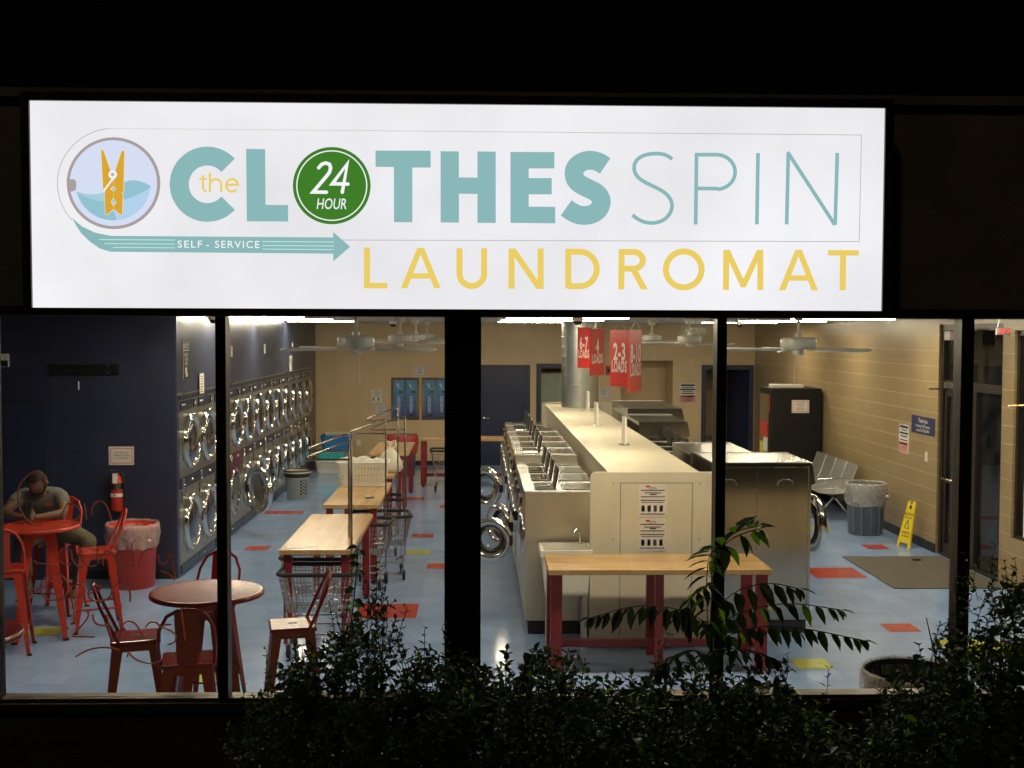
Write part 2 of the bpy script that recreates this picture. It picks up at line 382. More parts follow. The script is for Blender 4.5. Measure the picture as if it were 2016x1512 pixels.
fl = MB()
fl.box(XFAR, 6.2, 6.62, 25.4, -.08, 0, 0)
T = .305
def tile(x, y, nx_=1, ny_=1, mi=1):
    ix, iy = round((x - nx_ * T / 2) / T) * T, round((y - ny_ * T / 2) / T) * T
    fl.quad((ix, iy, .0025), (ix + nx_ * T, iy, .0025), (ix + nx_ * T, iy + ny_ * T, .0025), (ix, iy + ny_ * T, .0025), mi)
for x, y, a, b, m in [(-2.93, 15.49, 1, 1, 1), (-.75, 16.44, 1, 1, 1), (-.76, 15.17, 1, 1, 2), (-.48, 14.27, 1, 1, 1), (-.93, 12.02, 2, 2, 1), (5.32, 15.39, 1, 1, 1),
                      (4.40, 13.75, 2, 2, 1), (4.04, 11.15, 1, 1, 1), (2.79, 10.01, 1, 1, 2), (4.50, 10.41, 2, 2, 2), (5.17, 16.99, 1, 1, 2), (-4.2, 11.19, 1, 1, 2),
                      (-3.05, 18.3, 2, 1, 1), (-.55, 18.92, 1, 1, 1), (.15, 19.78, 1, 1, 2), (.13, 17.4, 1, 1, 2), (-2.42, 14.36, 1, 1, 2), (-2.35, 9.7, 1, 1, 2), (-2.9, 12.6, 1, 1, 2),
                      (-.3, 22.6, 1, 1, 1), (-2.4, 20.4, 1, 1, 1), (-1.0, 19.9, 1, 1, 1), (4.2, 17.9, 1, 1, 1), (-1.4, 9.0, 1, 1, 1), (-5.2, 9.1, 1, 1, 1), (3.2, 8.4, 1, 1, 1), (.2, 8.2, 1, 1, 2), (5.2, 8.6, 1, 1, 1), (-2.6, 22.4, 1, 1, 2)]:
    tile(x, y, a, b, m)
tag(fl.build('floor', ['floor', 'tile_red', 'tile_yellow']), kind='structure')

# ------------------------------------------------------------------ building
bld = thing('storefront_building', 'dark single storey storefront with beige and navy interior behind wide windows', 'building', (0, YG, 0))
def bpart(name, m, mats): 
    m.v = [(v[0], v[1] - YG, v[2]) for v in m.v]; return m.build(name, mats, bld)
m = MB(); m.box(-14, 12.5, YG - .02, YG + .25, 2.995, 4.12); m.box(-14.05, 12.55, YG - .07, YG + .28, 4.12, 4.17)
bpart('upper_facade', m, 'facade')
m = MB(); m.box(-14, 6.1, YG - .02, YG + .12, -.12, .745); bpart('knee_wall', m, 'knee')
m = MB(); m.box(XFAR, 6.1, YG + .121, YG + .14, 0, .744); bpart('inner_knee_wall', m, 'beige')
m = MB(); m.box(-14, -2.70, YG - .02, YG + .12, .745, 2.995); bpart('side_facade', m, 'knee')
m = MB(); m.box(-2.70, 6.1, YG - .06, YG + .14, .745, .800, bev=.004); m.box(-2.70, 6.1, YG - .03, YG + .05, .800, .818); bpart('sill', m, 'bronze_sill')
m = MB()
m.box(-2.70, 6.1, YG - .06, YG + .06, 2.945, 2.995)
for a, b in [(-2.70, -2.640), (-1.437, -1.380), (1.328, 1.384), (2.700, 2.772), (4.35, 4.42), (6.03, 6.1)]:
    m.box(a, b, YG - .055, YG + .055, .818, 2.945, bev=.003)
bpart('window_frame', m, 'bronze')
m = MB(); m.box(-.180, .020, YG - .11, YG + .10, .818, 2.945, bev=.004); bpart('pillar', m, 'black_matte')
for a, b in [(-2.640, -1.437), (-1.380, -.180), (.020, 1.328), (1.384, 2.700), (2.772, 4.35), (4.42, 6.03)]:
    m = MB(); m.box(a, b, YG + .008, YG + .014, .818, 2.945); bpart('window_pane', m, 'glass')
# interior shell
m = MB(); m.box(XFAR - .1, 6.2, 6.76, 25.4, CEIL, CEIL + .1); bpart('ceiling', m, 'ceiling')
m = MB(); m.box(XFAR - .1, XFAR, 6.76, 13.6, 0, CEIL); bpart('left_wall', m, 'navy')
m = MB(); m.box(XFAR, XL - .02, NAVY_Y, NAVY_Y + .1, 0, CEIL)
m.box(-5.9, -4.846, NAVY_Y - .035, NAVY_Y, 0, 2.055)
bpart('navy_wall', m, 'navy')
m = MB(); m.box(-5.82, -4.92, NAVY_Y - .045, NAVY_Y - .036, 0, 1.98); bpart('door', m, 'navy_door')
# bulkhead above the dryers and filler panel
m = MB(); m.box(XL - .7, XL, NAVY_Y + .101, BACK, 2.135, CEIL); m.box(XL - .02, XL, NAVY_Y, NAVY_Y + .1, 0, CEIL); m.box(XL - .7, XL, 24.17, BACK, 0, 2.135); bpart('dryer_bulkhead', m, 'navy_gloss')
m = MB(); m.box(XL, XL + .018, NAVY_Y + .01, 24.17, 2.112, 2.132); bpart('bulkhead_trim', m, 'steel')
# back wall with openings: pieces
m = MB()
Yb = BACK
for a, b, z0, z1 in [(-4.2, .0, 0, CEIL), (1.13, 1.28, 0, CEIL), (.0, 1.13, 2.13, CEIL), (1.28, 2.3, 2.145, CEIL), (2.3, 3.07, 0, CEIL), (3.07, 4.20, 2.26, CEIL), (4.20, 4.85, 0, CEIL), (4.85, 5.92, 2.135, CEIL), (5.92, 6.25, 0, CEIL)]:
    m.box(a, b, Yb, Yb + .12, z0, z1)
m.box(3.0, 4.25, Yb + .9, Yb + .95, 0, 2.4); m.box(3.02, 3.07, Yb + .121, Yb + .9, 0, 2.26); m.box(4.20, 4.25, Yb + .121, Yb + .9, 0, 2.26); m.box(3.0, 4.25, Yb + .121, Yb + .9, 2.26, 2.3)
bpart('back_wall', m, 'beige')
m = MB()
for a, b in [(-3.4, -.05), (1.14, 1.25), (2.33, 3.07), (4.20, 4.81)]: m = MB(); m.box(a, b, Yb - .012, Yb - .001, 0, .1); bpart('baseboard', m, 'black')
m = MB(); m.box(XR - .012, XR - .001, 14.95, Yb, 0, .12); bpart('baseboard', m, 'black'); m = MB(); m.box(-4.84, -3.5, NAVY_Y - .012, NAVY_Y - .001, 0, .1); bpart('baseboard', m, 'black')
m = MB(); m.box(.0, 1.13, Yb + .02, Yb + .1, 0, 2.125); d = bpart('door', m, 'navy_door')
m = MB(); m.lathe([(.001, .05), (.03, .05), (.035, 0)], 12, 0, (.14, Yb - .04 - YG, 1.02), (0, -1, 0)); m.box(.13, .26, Yb - .085 - YG, Yb - .07 - YG, 1.01, 1.03); m.build('handle', 'chrome', d)
def frame(a, b, h, name='door_frame', mt='navy', w=.07):
    m = MB(); y0, y1 = Yb - .02, Yb + .06
    m.box(a, a + w, y0, y1, 0, h); m.box(b - w, b, y0, y1, 0, h); m.box(a + w, b - w, y0, y1, h - w, h); return bpart(name, m, mt)
frame(-.04, 1.13, 2.16); frame(1.26, 2.32, 2.19, w=.1); frame(4.82, 5.95, 2.17, w=.1)
m = MB(); m.box(1.2, 2.4, Yb + 1.6, Yb + 1.65, 0, 2.4); m.box(4.2, 6.2, Yb + 2.2, Yb + 2.25, 0, 2.4); m.box(4.3, 4.4, Yb + .12, Yb + 2.2, 0, 2.4); m.box(6.15, 6.25, Yb + .12, Yb + 2.2, 0, 2.4)
m.box(1.1, 1.2, Yb + .12, Yb + 1.6, 0, 2.4); m.box(2.4, 2.5, Yb + .12, Yb + 1.6, 0, 2.4); m.box(4.3, 6.25, Yb + .12, Yb + 2.2, 2.4, 2.45); m.box(1.1, 2.5, Yb + .12, Yb + 1.6, 2.4, 2.45)
m.box(1.1, 6.25, Yb + .41, Yb + 2.2, -.05, 0)
bpart('back_room', m, 'beige')
m = MB(); m.T = Matrix.Translation((5.86, Yb + .1, 0)) @ Matrix.Rotation(R(108), 4, 'Z'); m.box(0, .9, -.04, 0, .01, 2.04); d = bpart('open_door', m, 'navy_door')
# right wall, glass side door, pillar, side windows
m = MB(); m.box(XR, XR + .2, 14.95, Yb, 0, CEIL); bpart('right_wall', m, 'beige_block')
m = MB(); m.box(XR, XR + .2, 12.82, 13.11, 0, CEIL); m.box(XR, XR + .2, 6.76, 12.82, 0, .58); m.box(XR, XR + .2, 13.11, 14.95, 2.98, CEIL); m.box(XR, XR + .2, 6.76, 12.82, 2.9, CEIL)
bpart('side_wall', m, 'beige_block')
m = MB()
x0, x1 = XR + .03, XR + .13
for a, b in [(14.87, 14.95), (13.11, 13.19)]: m.box(x0, x1, a, b, 0, 2.98)
m.box(x0, x1, 13.19, 14.87, 2.90, 2.98); m.box(x0, x1, 13.19, 14.87, 2.16, 2.26); m.box(x0, x1, 13.86, 13.94, .02, 2.16)
m.box(x0 - .01, x1, 13.19, 14.87, 0, .03)
for a, b in [(12.76, 12.82), (10.7, 10.76), (8.7, 8.76), (6.8, 6.86)]: m.box(x0, x1, a, b, .60, 2.9)
m.box(x0, x1, 6.8, 12.82, .58, .62); m.box(x0, x1, 6.8, 12.82, 2.84, 2.9)
bpart('side_window_frame', m, 'bronze')
m = MB(); m.box(XR + .075, XR + .081, 6.8, 12.8, .62, 2.84); m.box(XR + .075, XR + .081, 13.19, 14.87, 2.26, 2.90); bpart('side_window_pane', m, 'glass_dark')
m = MB()
for a, b in [(13.94, 14.02), (14.79, 14.87)]: m.box(x0 + .02, x1 - .02, a, b, .03, 2.16)
m.box(x0 + .02, x1 - .02, 14.02, 14.79, .03, .16); m.box(x0 + .02, x1 - .02, 14.02, 14.79, 2.06, 2.16); m.box(x0 + .02, x1 - .02, 14.02, 14.79, .95, 1.0)
dd = bpart('glass_door', m, 'bronze')
m = MB(); m.box(XR + .075, XR + .081, 14.02, 14.79, .16, 2.06 ); m.box(XR + .075, XR + .081, 13.19, 13.86, .03, 2.16); m.v = [(v[0], v[1] - YG, v[2]) for v in m.v]; m.build('door_pane', 'glass_dark', dd)
m = MB(); m.T = Matrix.Translation((0, -YG, 0)); m.tube([(XR + .0, 14.1, 1.02), (XR - .05, 14.14, 1.02), (XR - .05, 14.68, 1.02), (XR, 14.72, 1.02)], .014); m.build('push_bar', 'chrome', dd)
m = MB(); m.T = Matrix.Translation((0, -YG, 0)); m.box(XR - .01, XR + .05, 14.3, 14.75, 2.17, 2.24); m.box(XR - .25, XR, 14.62, 14.65, 2.15, 2.17); m.build('door_closer', 'steel', dd)
m = MB(); m.box(XFAR - .1, 6.2, 6.76, 25.6, CEIL + .11, CEIL + .2); m.box(-14, 12.5, 6.76, 27.5, 3.9, 4.0); bpart('roof', m, 'facade')
m = MB(); m.box(XFAR - .1, 6.2, YG + .26, YG + .30, 2.945, CEIL + .1); bpart('window_head', m, 'bronze')

# ------------------------------------------------------------------ ceiling lights
k = 0
rows = [9.2, 12.1, 15.1, 18.1, 21.1]
colsx = [(-3.40, -2.22), (.37, 1.95), (4.05, 5.42)]
names = [['nearest the front windows', 'second from the front windows', 'in the middle of the room', 'second from the back wall', 'nearest the back wall'], ['left column over the dryer aisle', 'middle column over the washers', 'right column over the bench aisle']]
for j, (a, b) in enumerate(colsx):
    for i, y in enumerate(rows):
        t = thing('ceiling_light', f'long fluorescent ceiling light {names[0][i]}, {names[1][j]}', 'ceiling light', ((a + b) / 2, y, CEIL), group='fluorescent ceiling lights')
        h = (b - a) / 2
        m = MB(); m.box(-h, h, -.060, .060, -.012, -.001); m.box(-h - .015, -h, -.065, .065, -.024, -.001); m.box(h, h + .015, -.065, .065, -.024, -.001); m.build('housing', 'lamp_shell', t)
        m = MB(); m.box(-h, h, -.05, .05, -.022, -.013); m.build('diffuser', 'lamp', t)

# ------------------------------------------------------------------ illuminated shop sign
sg = thing('illuminated_shop_sign', 'large backlit white sign reading the Clothes Spin Laundromat above the windows', 'sign', (-.085, 6.2, 2.95))
SY = 6.2
def art(px, py):
    u = (px - 60) / 1681; v = .5
    for _ in range(3):
        v = (py - 197 - 18 * u) / (408 - 11 * u); u = (px - (60 + 4 * v)) / (1681 - 10 * v)
    return (-2.327 + 4.484 * u, 4.053 - 1.071 * v)
LAY = [0]
def A3(px, py, k):
    x, z = art(px, py); return (x + .085, -.004 - k * .0022, z - 2.95)
def apoly(m, pts, k=1, mi=0):
    LAY[0] = (LAY[0] + 1) % 6; kk = k + LAY[0] * .13
    m.ngon([A3(x, y, kk) for x, y in pts], mi)
def smooth(P_, n=2):
    P_ = [Vector(p) for p in P_]
    for _ in range(n):
        N_ = [P_[0]]
        for a, b in zip(P_, P_[1:]): N_ += [a * .75 + b * .25, a * .25 + b * .75]
        N_.append(P_[-1]); P_ = N_
    return P_
def ribbon(m, pts, w, k=1, mi=0, closed=False, caps=False):
    LAY[0] = (LAY[0] + 1) % 6; kk = k + LAY[0] * .13
    n = len(pts); L = []; Rr = []
    for i in range(n):
        p = Vector(pts[i])
        a = Vector(pts[i - 1]) if (i > 0 or closed) else None
        b = Vector(pts[(i + 1) % n]) if (i < n - 1 or closed) else None
        d1 = (p - a).normalized() if a is not None else (b - p).normalized()
        d2 = (b - p).normalized() if b is not None else d1
        t = (d1 + d2); t = t.normalized() if t.length > 1e-6 else d1
        nn = Vector((-t.y, t.x)); c = max(.35, nn.dot(Vector((-d1.y, d1.x)))); o = nn * (w / 2 / c)
        L.append(p + o); Rr.append(p - o)
    vs = [A3(q.x, q.y, kk) for q in L] + [A3(q.x, q.y, kk) for q in Rr]
    m.add(vs, [(i, (i + 1) % n, n + (i + 1) % n, n + i) for i in range(n if closed else n - 1)], mi)
    if caps:
        for q in (pts[0], pts[-1]): apoly(m, [(q[0] + w / 2 * math.cos(R(a)), q[1] + w / 2 * math.sin(R(a))) for a in range(0, 360, 30)], k, mi)
def arc(cx, cy, rx, ry, a0, a1, n=20): return [(cx + rx * math.cos(R(a0 + (a1 - a0) * i / n)), cy + ry * math.sin(R(a0 + (a1 - a0) * i / n))) for i in range(n + 1)]
def rect(m, x0, y0, x1, y1, k=1, mi=0, sl=0): apoly(m, [(x0, y0), (x1, y0 + sl), (x1, y1 + sl), (x0, y1)], k, mi)
def letS(x0, y0, x1, y1, w, cut=38):
    cx = (x0 + x1) / 2; rx = (x1 - x0 - w) / 2; h = y1 - y0; ry1 = (h - w) * .235; ry2 = (h - w) - ry1 * 1.0 - 0
    cy1 = y0 + w / 2 + ry1; mid_y = (y0 + y1) / 2; ry2 = (h - w) * .265; cy2 = y1 - w / 2 - ry2
    up_ = arc(cx + rx * .05, cy1, rx * .92, ry1, -cut, -180 - 28, 22)
    lo_ = arc(cx, cy2, rx, ry2, -28, 180 - cut, 22)
    return up_ + lo_
# cabinet and face
m = MB(); w0, z0, z1 = 2.243, .03, 1.103
m.box(-w0 - .045, w0 + .045, .004, .27, z0 - .04, z1 + .045)
for a, b, c, d in [(-w0 - .045, -w0, z0 - .04, z1 + .045), (w0, w0 + .045, z0 - .04, z1 + .045), (-w0, w0, z1, z1 + .045), (-w0, w0, z0 - .04, z0)]:
    m.box(a, b, -.018, .0035, c, d)
m.build('cabinet', 'bronze', sg)
m = MB(); m.quad((-w0, 0, z0), (w0, 0, z0), (w0, 0, z1), (-w0, 0, z1)); m.build('face_panel', 'panel_led', sg)
# border line
m = MB()
ribbon(m, [(660, 472)] + [(1690, 476), (1694, 267), (217, 252)] + arc(221, 360, 108, 108, -92, -222, 30), 1.5, 1)
m.build('border_line', 'e_line', sg)
# arrow
m = MB()
out = arc(221, 360, 108, 108, 142, 138, 2)
top_ = [(141, 428), (160, 445), (185, 457), (208, 462), (217, 463.5), (648, 467), (648, 456), (681, 485.5), (648, 514), (648, 499), (215, 495), (195, 489), (175, 475), (158, 458), (147, 440)]
apoly(m, top_, 1, 0)
for (xa, xb, y) in [(194, 340, 471), (204, 340, 479), (220, 340, 486.5), (510, 650, 475), (510, 650, 483), (510, 650, 490)]: ribbon(m, [(xa, y), (xb, y + 1.0)], 1.8, 3, 1)
m.build('arrow', ['e_teal', 'e_aqua'], sg)
# emblem
em = MB()
def disc2(m, cx, cy, r, k, mi, a0=0, a1=360, r2=None): apoly(m, arc(cx, cy, r, r2 or r, a0, a1, 48)[:-1 if a1 - a0 == 360 else None], k, mi)
disc2(em, 221.4, 359.8, 90.5, 1, 0); disc2(em, 221.4, 359.8, 84.5, 1.9, 1)
em.build('emblem_ring', ['e_brown', 'e_lilac'], sg)
m = MB(); apoly(m, [(131, 352), (145, 352), (149, 355), (150, 360), (150, 369), (148, 374), (143, 376), (134, 376)], 3, 0); m.build('emblem_latch', 'e_brown', sg)
m = MB()
def Q(x, y): return (80 + x / 6.048, 250 + y / 6.048)
apoly(m, [Q(*p) for p in [(975, 655), (1040, 632), (1100, 628), (1160, 638), (1220, 658), (1270, 685), (1298, 708), (1240, 750), (1150, 800), (1050, 840), (950, 868), (880, 885), (780, 885), (700, 880), (600, 855), (500, 812), (425, 765), (520, 790), (620, 800), (720, 785), (820, 745), (900, 695)]], 3, 1)
apoly(m, [Q(*p) for p in [(425, 765), (500, 812), (600, 855), (700, 880), (780, 885), (880, 885), (950, 868), (1050, 840), (1150, 800), (1240, 750), (1298, 708)]] + [Q(858 + 437 * math.cos(R(a)), 672 + 437 * math.sin(R(a))) for a in range(8, 168, 8)], 4.2, 2)
apoly(m, [Q(*p) for p in [(425, 765), (500, 812), (600, 855), (700, 880), (780, 885), (830, 887), (860, 1000), (900, 1105)]] + [Q(858 + 437 * math.cos(R(a)), 672 + 437 * math.sin(R(a))) for a in range(92, 168, 8)], 5.2, 0)
apoly(m, [Q(*p) for p in [(425, 765), (520, 790), (620, 800), (760, 790), (760, 884), (700, 880), (600, 855), (500, 812)]], 5.2, 3)
m.build('emblem_water', ['e_water1', 'e_water1', 'e_water2', 'e_water3'], sg)
m = MB()
Lp = [(722, 280), (738, 275), (750, 290), (828, 520), (805, 570), (845, 620), (860, 640), (862, 705), (822, 735), (862, 765), (862, 840), (832, 890), (862, 945), (862, 975), (790, 1035), (770, 1035), (760, 795), (775, 770), (745, 745)]
Rp = [(960, 290), (975, 282), (990, 290), (978, 760), (955, 780), (972, 800), (962, 1038), (940, 1036), (864, 975), (864, 945), (898, 890), (864, 840), (864, 765), (898, 735), (864, 705), (864, 640), (905, 570), (885, 525)]
for P_ in (Lp, Rp):
    cx = sum(p[0] for p in P_) / len(P_)
    ribbon(m, [Q(*p) for p in P_], 2.4, 6.2, 1, closed=True); apoly(m, [Q(*p) for p in P_], 7.2, 0)
disc2(m, *Q(857, 565), 8.2, 8.2, 2); disc2(m, *Q(857, 565), 3.6, 9.2, 3)
ribbon(m, [Q(870, 600), (Q(755, 755))], 3.4, 8.4, 2)
m.build('emblem_clothespin', ['e_gold', 'e_gold2', 'e_white', 'e_line'], sg)
# wordmark CL THES
m = MS()
m.nx(); ribbon(m, arc(403, 362, 54.5, 55.5, -42, -318, 40), 37, 1)
m.nx(); apoly(m, [(478.5, 292.5), (515.5, 293), (516, 402.5), (560, 403), (560, 435.5), (479.5, 435)])
m.nx(); apoly(m, [(731, 296), (839, 296.5), (839, 329.5), (803, 329.5), (803, 437), (767, 437), (767, 328.5), (731, 328)])
m.nx(); apoly(m, [(858.5, 297.5), (894.5, 298), (894.5, 349), (931, 349.5), (931, 298), (967, 298.5), (967, 438.5), (931, 438.5), (931, 381.5), (894.5, 381), (894.5, 438), (858.5, 437.5)])
m.nx(); apoly(m, [(996, 299), (1083, 299.5), (1082.5, 331.5), (1032, 331.5), (1032, 350.5), (1077.5, 350.5), (1077.5, 382.5), (1032, 382.5), (1032, 406.5), (1084.5, 407), (1084.5, 439.5), (996, 438.5)])
m.nx(); ribbon(m, smooth([(1183, 327), (1172, 319.5), (1158, 315.5), (1145, 316), (1131, 322), (1122.5, 332), (1121, 344), (1125, 356), (1136, 364.5), (1150, 371), (1163, 377), (1173, 386), (1176.5, 398), (1172, 411), (1161, 420.5), (1145, 424.5), (1130, 423), (1118, 417.5), (1106, 409)]), 37, 1)
m.done('letter', 'e_teal', sg)
m = MS(); t_ = 7.4
m.nx(); ribbon(m, smooth([(1316, 314), (1309, 308), (1297, 303.5), (1283, 302.5), (1266, 304), (1251, 310), (1242, 320), (1240, 332), (1243, 343), (1252, 353), (1266, 361), (1281, 368), (1296, 375.5), (1308, 385), (1315.5, 397), (1316, 411), (1309, 425), (1297, 435), (1280, 439.5), (1262, 438), (1247, 431), (1237, 423)]), t_)
m.nx(); ribbon(m, [(1363, 442), (1364.5, 305), (1404, 305)] + arc(1404, 339, 37.5, 34, -80, 80, 18) + [(1404, 371.5), (1364, 371)], t_)
m.nx(); ribbon(m, [(1485, 442), (1487, 302)], t_)
m.nx(); ribbon(m, [(1544.5, 442), (1547.5, 302)], t_); ribbon(m, [(1546, 300), (1641, 443)], t_); ribbon(m, [(1641.5, 443), (1645.5, 302)], t_)
m.done('thin_letter', 'e_teal', sg)
m = MS(); t_ = 12
m.nx(); apoly(m, [(708, 487), (720, 487), (720, 556.5), (754, 557), (754, 568), (708, 567.5)])
def letA(x0, x1, y0, y1, w=12):
    c = (x0 + x1) / 2
    apoly(m, [(x0, y1), (c - 6.5, y0), (c + 6.5, y0), (c - .5, y0 + 14), (x0 + 13, y1)]); apoly(m, [(x1, y1), (c + 6.5, y0), (c - 6.5, y0), (c + .5, y0 + 14), (x1 - 13, y1)])
    h = y1 - y0; rect(m, x0 + .27 * (x1 - x0), y0 + .63 * h, x1 - .27 * (x1 - x0), y0 + .63 * h + 10.5)
m.nx(); letA(780, 858.5, 487.5, 567.5); m.nx(); letA(1529, 1607.6, 492, 572)
m.nx(); ribbon(m, [(895.5, 488.5), (895.5, 537)] + arc(919.8, 539, 24.3, 24, 180, 0, 20) + [(944, 537), (944, 488.5)], t_)
m.nx(); ribbon(m, [(998, 568.5), (998, 489)], t_); ribbon(m, [(1055.5, 569), (1055.5, 489)], t_); apoly(m, [(992, 489), (1006, 489), (1061.5, 569), (1047, 569)])
m.nx(); ribbon(m, [(1110, 568), (1110, 495.5), (1133, 495.5)] + arc(1133, 529.5, 33.5, 34, -85, 85, 20) + [(1133, 563.5), (1110, 563.5)], t_)
m.nx(); ribbon(m, [(1215, 570), (1216, 496), (1236, 496)] + arc(1238, 512.5, 20, 16.8, -85, 85, 14) + [(1236, 529), (1216, 529)], t_); apoly(m, [(1231, 528), (1244, 526), (1268, 570), (1254, 570)])
m.nx(); ribbon(m, arc(1339.3, 530.5, 35.5, 35.5, 0, 360, 40)[:-1], t_, closed=True)
m.nx(); ribbon(m, [(1423.5, 571), (1424, 492)], t_); ribbon(m, [(1492, 571.5), (1492, 492)], t_)
apoly(m, [(1419, 492), (1431, 492), (1458, 549), (1485, 492), (1497, 492), (1463, 566), (1453, 566)])
m.nx(); apoly(m, [(1627, 492.5), (1689, 493), (1689, 503.5), (1663.5, 503.5), (1663, 572), (1650.5, 572), (1651.5, 503.5), (1627, 503)])
m.done('yellow_letter', 'e_yellow', sg)
m = MB(); t_ = 4.4
ribbon(m, [(394.5, 344), (394.5, 368)] + arc(400, 368, 5.5, 7, 170, 75, 6), t_); ribbon(m, [(387, 351.5), (402.5, 351.5)], 3.4)
ribbon(m, [(408, 377), (408, 339)], t_); ribbon(m, arc(419, 363.5, 11, 11.5, 185, 360, 14) + [(430, 377)], t_)
ribbon(m, [(440.5, 363)] + arc(451, 364, 11.3, 12.3, -5, -318, 24)[0:], t_); ribbon(m, [(440, 363.5), (464, 363.5)], 3.8)
m.build('the_lettering', 'e_yellow', sg)
m = MB()
disc2(m, 645.3, 365, 76, 1, 0); ribbon(m, arc(645.5, 365, 68.3, 68.3, 0, 360, 64)[:-1], 2.3, 2.4, 1, closed=True)
t_ = 6.8
ribbon(m, [(620, 330), (626, 323), (634, 320.5), (641, 323), (643.5, 330), (641, 339), (634, 348), (609, 377.5), (635, 378)], t_, 2.6, 1, caps=True)
ribbon(m, [(666, 378), (676, 322), (646.5, 361.5), (677, 362)], t_, 2.6, 1, caps=True)
m.text('HOUR', A3(645, 402, 3.4), (1, 0, 0), (0, 0, 1), .080, 1, bold=.004, shear=.18, fit=.155)
m.build('round_badge', ['e_green', 'e_white'], sg)
m = MS(); m.text('SELF', A3(369, 481, 3), (1, 0, 0), (0, 0, 1), .053, 0, bold=.006, fit=.128, sp=1.2)
m.nx(); m.text('-', A3(403.5, 481.4, 3), (1, 0, 0), (0, 0, 1), .053, 0, bold=.006)
m.nx(); m.text('SERVICE', A3(461, 481.5, 3), (1, 0, 0), (0, 0, 1), .053, 0, bold=.006, fit=.232, sp=1.2)
m.done('arrow_word', 'e_white', sg)

# ------------------------------------------------------------------ unlit neon lettering hanging inside the left pane
def wp(px, py, Y):  # point on the pane plane for a measured spot of the lettering
    return ((px - 940.3) * Y / 2300 * 1.0009, Y, EYE - (py - 653.8 - .0034 * (px - 940)) * Y / 2300)
m = MB()
def neon(pts, sc=3.979, ox=0, oy=960):
    P_ = [Vector(wp(ox + x / sc, oy + y / sc, YG + .06)) for x, y in pts]
    for _ in range(2):
        N_ = [P_[0]]
        for a, b in zip(P_, P_[1:]): N_ += [a * .75 + b * .25, a * .25 + b * .75]
        N_.append(P_[-1]); P_ = N_
    m.tube(P_, .0050, 6)
def neon_l(L):
    for q in L: neon(q)
neon_l([[(365, -90), (330, -130), (270, -120), (200, -60), (168, 20), (175, 130), (215, 220), (290, 285), (360, 290)],
        [(380, -100), (392, -60), (380, -20)], [(553, 115), (610, 125), (655, 175), (645, 225), (600, 262)], [(550, 115), (500, 215)],
        [(682, 115), (698, 243)], [(740, 210), (738, 150), (780, 95), (835, 105), (870, 170), (890, 250)],
        [(300, 585), (400, 590), (470, 602)], [(303, 585), (285, 560)],
        [(560, 480), (510, 468), (472, 510), (480, 570), (520, 595), (570, 590)], [(575, 480), (580, 560), (620, 610), (665, 615)],
        [(655, 480), (660, 570), (700, 610), (770, 605)], [(775, 480), (785, 590)],
        [(822, 605), (815, 540), (840, 490), (885, 495), (920, 560), (945, 640)],
        [(1050, 510), (990, 490), (945, 530), (950, 600), (1000, 625), (1060, 600)], [(1045, 425), (1050, 520), (1070, 625)],
        [(1100, 620), (1105, 550), (1150, 480), (1205, 475)],
        [(1250, 520), (1255, 585), (1290, 600), (1325, 570), (1335, 485)], [(1335, 485), (1360, 600), (1390, 740), (1330, 670), (1270, 650)],
        [(445, 665), (370, 690), (328, 760), (350, 850), (430, 885), (515, 860), (552, 790), (535, 710), (480, 670), (445, 665)],
        [(565, 760), (575, 870), (590, 930)], [(575, 770), (640, 745), (690, 790), (660, 840), (590, 860)],
        [(700, 830), (780, 800), (815, 775), (770, 760), (710, 790), (700, 850), (760, 888), (840, 880), (880, 840)],
        [(870, 870), (885, 790), (950, 740), (1010, 775), (1032, 830), (1025, 890)],
        [(590, 975), (650, 955), (705, 965), (700, 1020), (640, 1090), (565, 1165), (650, 1165), (750, 1168)],
        [(735, 985), (740, 1040), (780, 1080), (870, 1070)], [(845, 985), (860, 1090), (880, 1175)],
        [(940, 975), (950, 1090), (955, 1160)], [(955, 1090), (1000, 1040), (1060, 1055), (1095, 1110), (1135, 1170)],
        [(1145, 1095), (1180, 1050), (1240, 1060), (1260, 1100)], [(1345, 1075), (1290, 1075), (1262, 1095), (1330, 1115), (1385, 1160), (1370, 1220), (1320, 1232)],
        [(600, 1325), (680, 1275), (790, 1250), (880, 1255), (940, 1275)], [(1000, 1330), (1015, 1280), (1040, 1335), (1120, 1375), (1210, 1385), (1280, 1350), (1290, 1295)],
        [(1422, 945), (1440, 1080), (1452, 1205)]])
o = m.build('neon_window_sign', 'neon'); tag(o, 'unlit script neon sign reading Spin Laundry Open 24 hours inside the left window', 'neon sign')

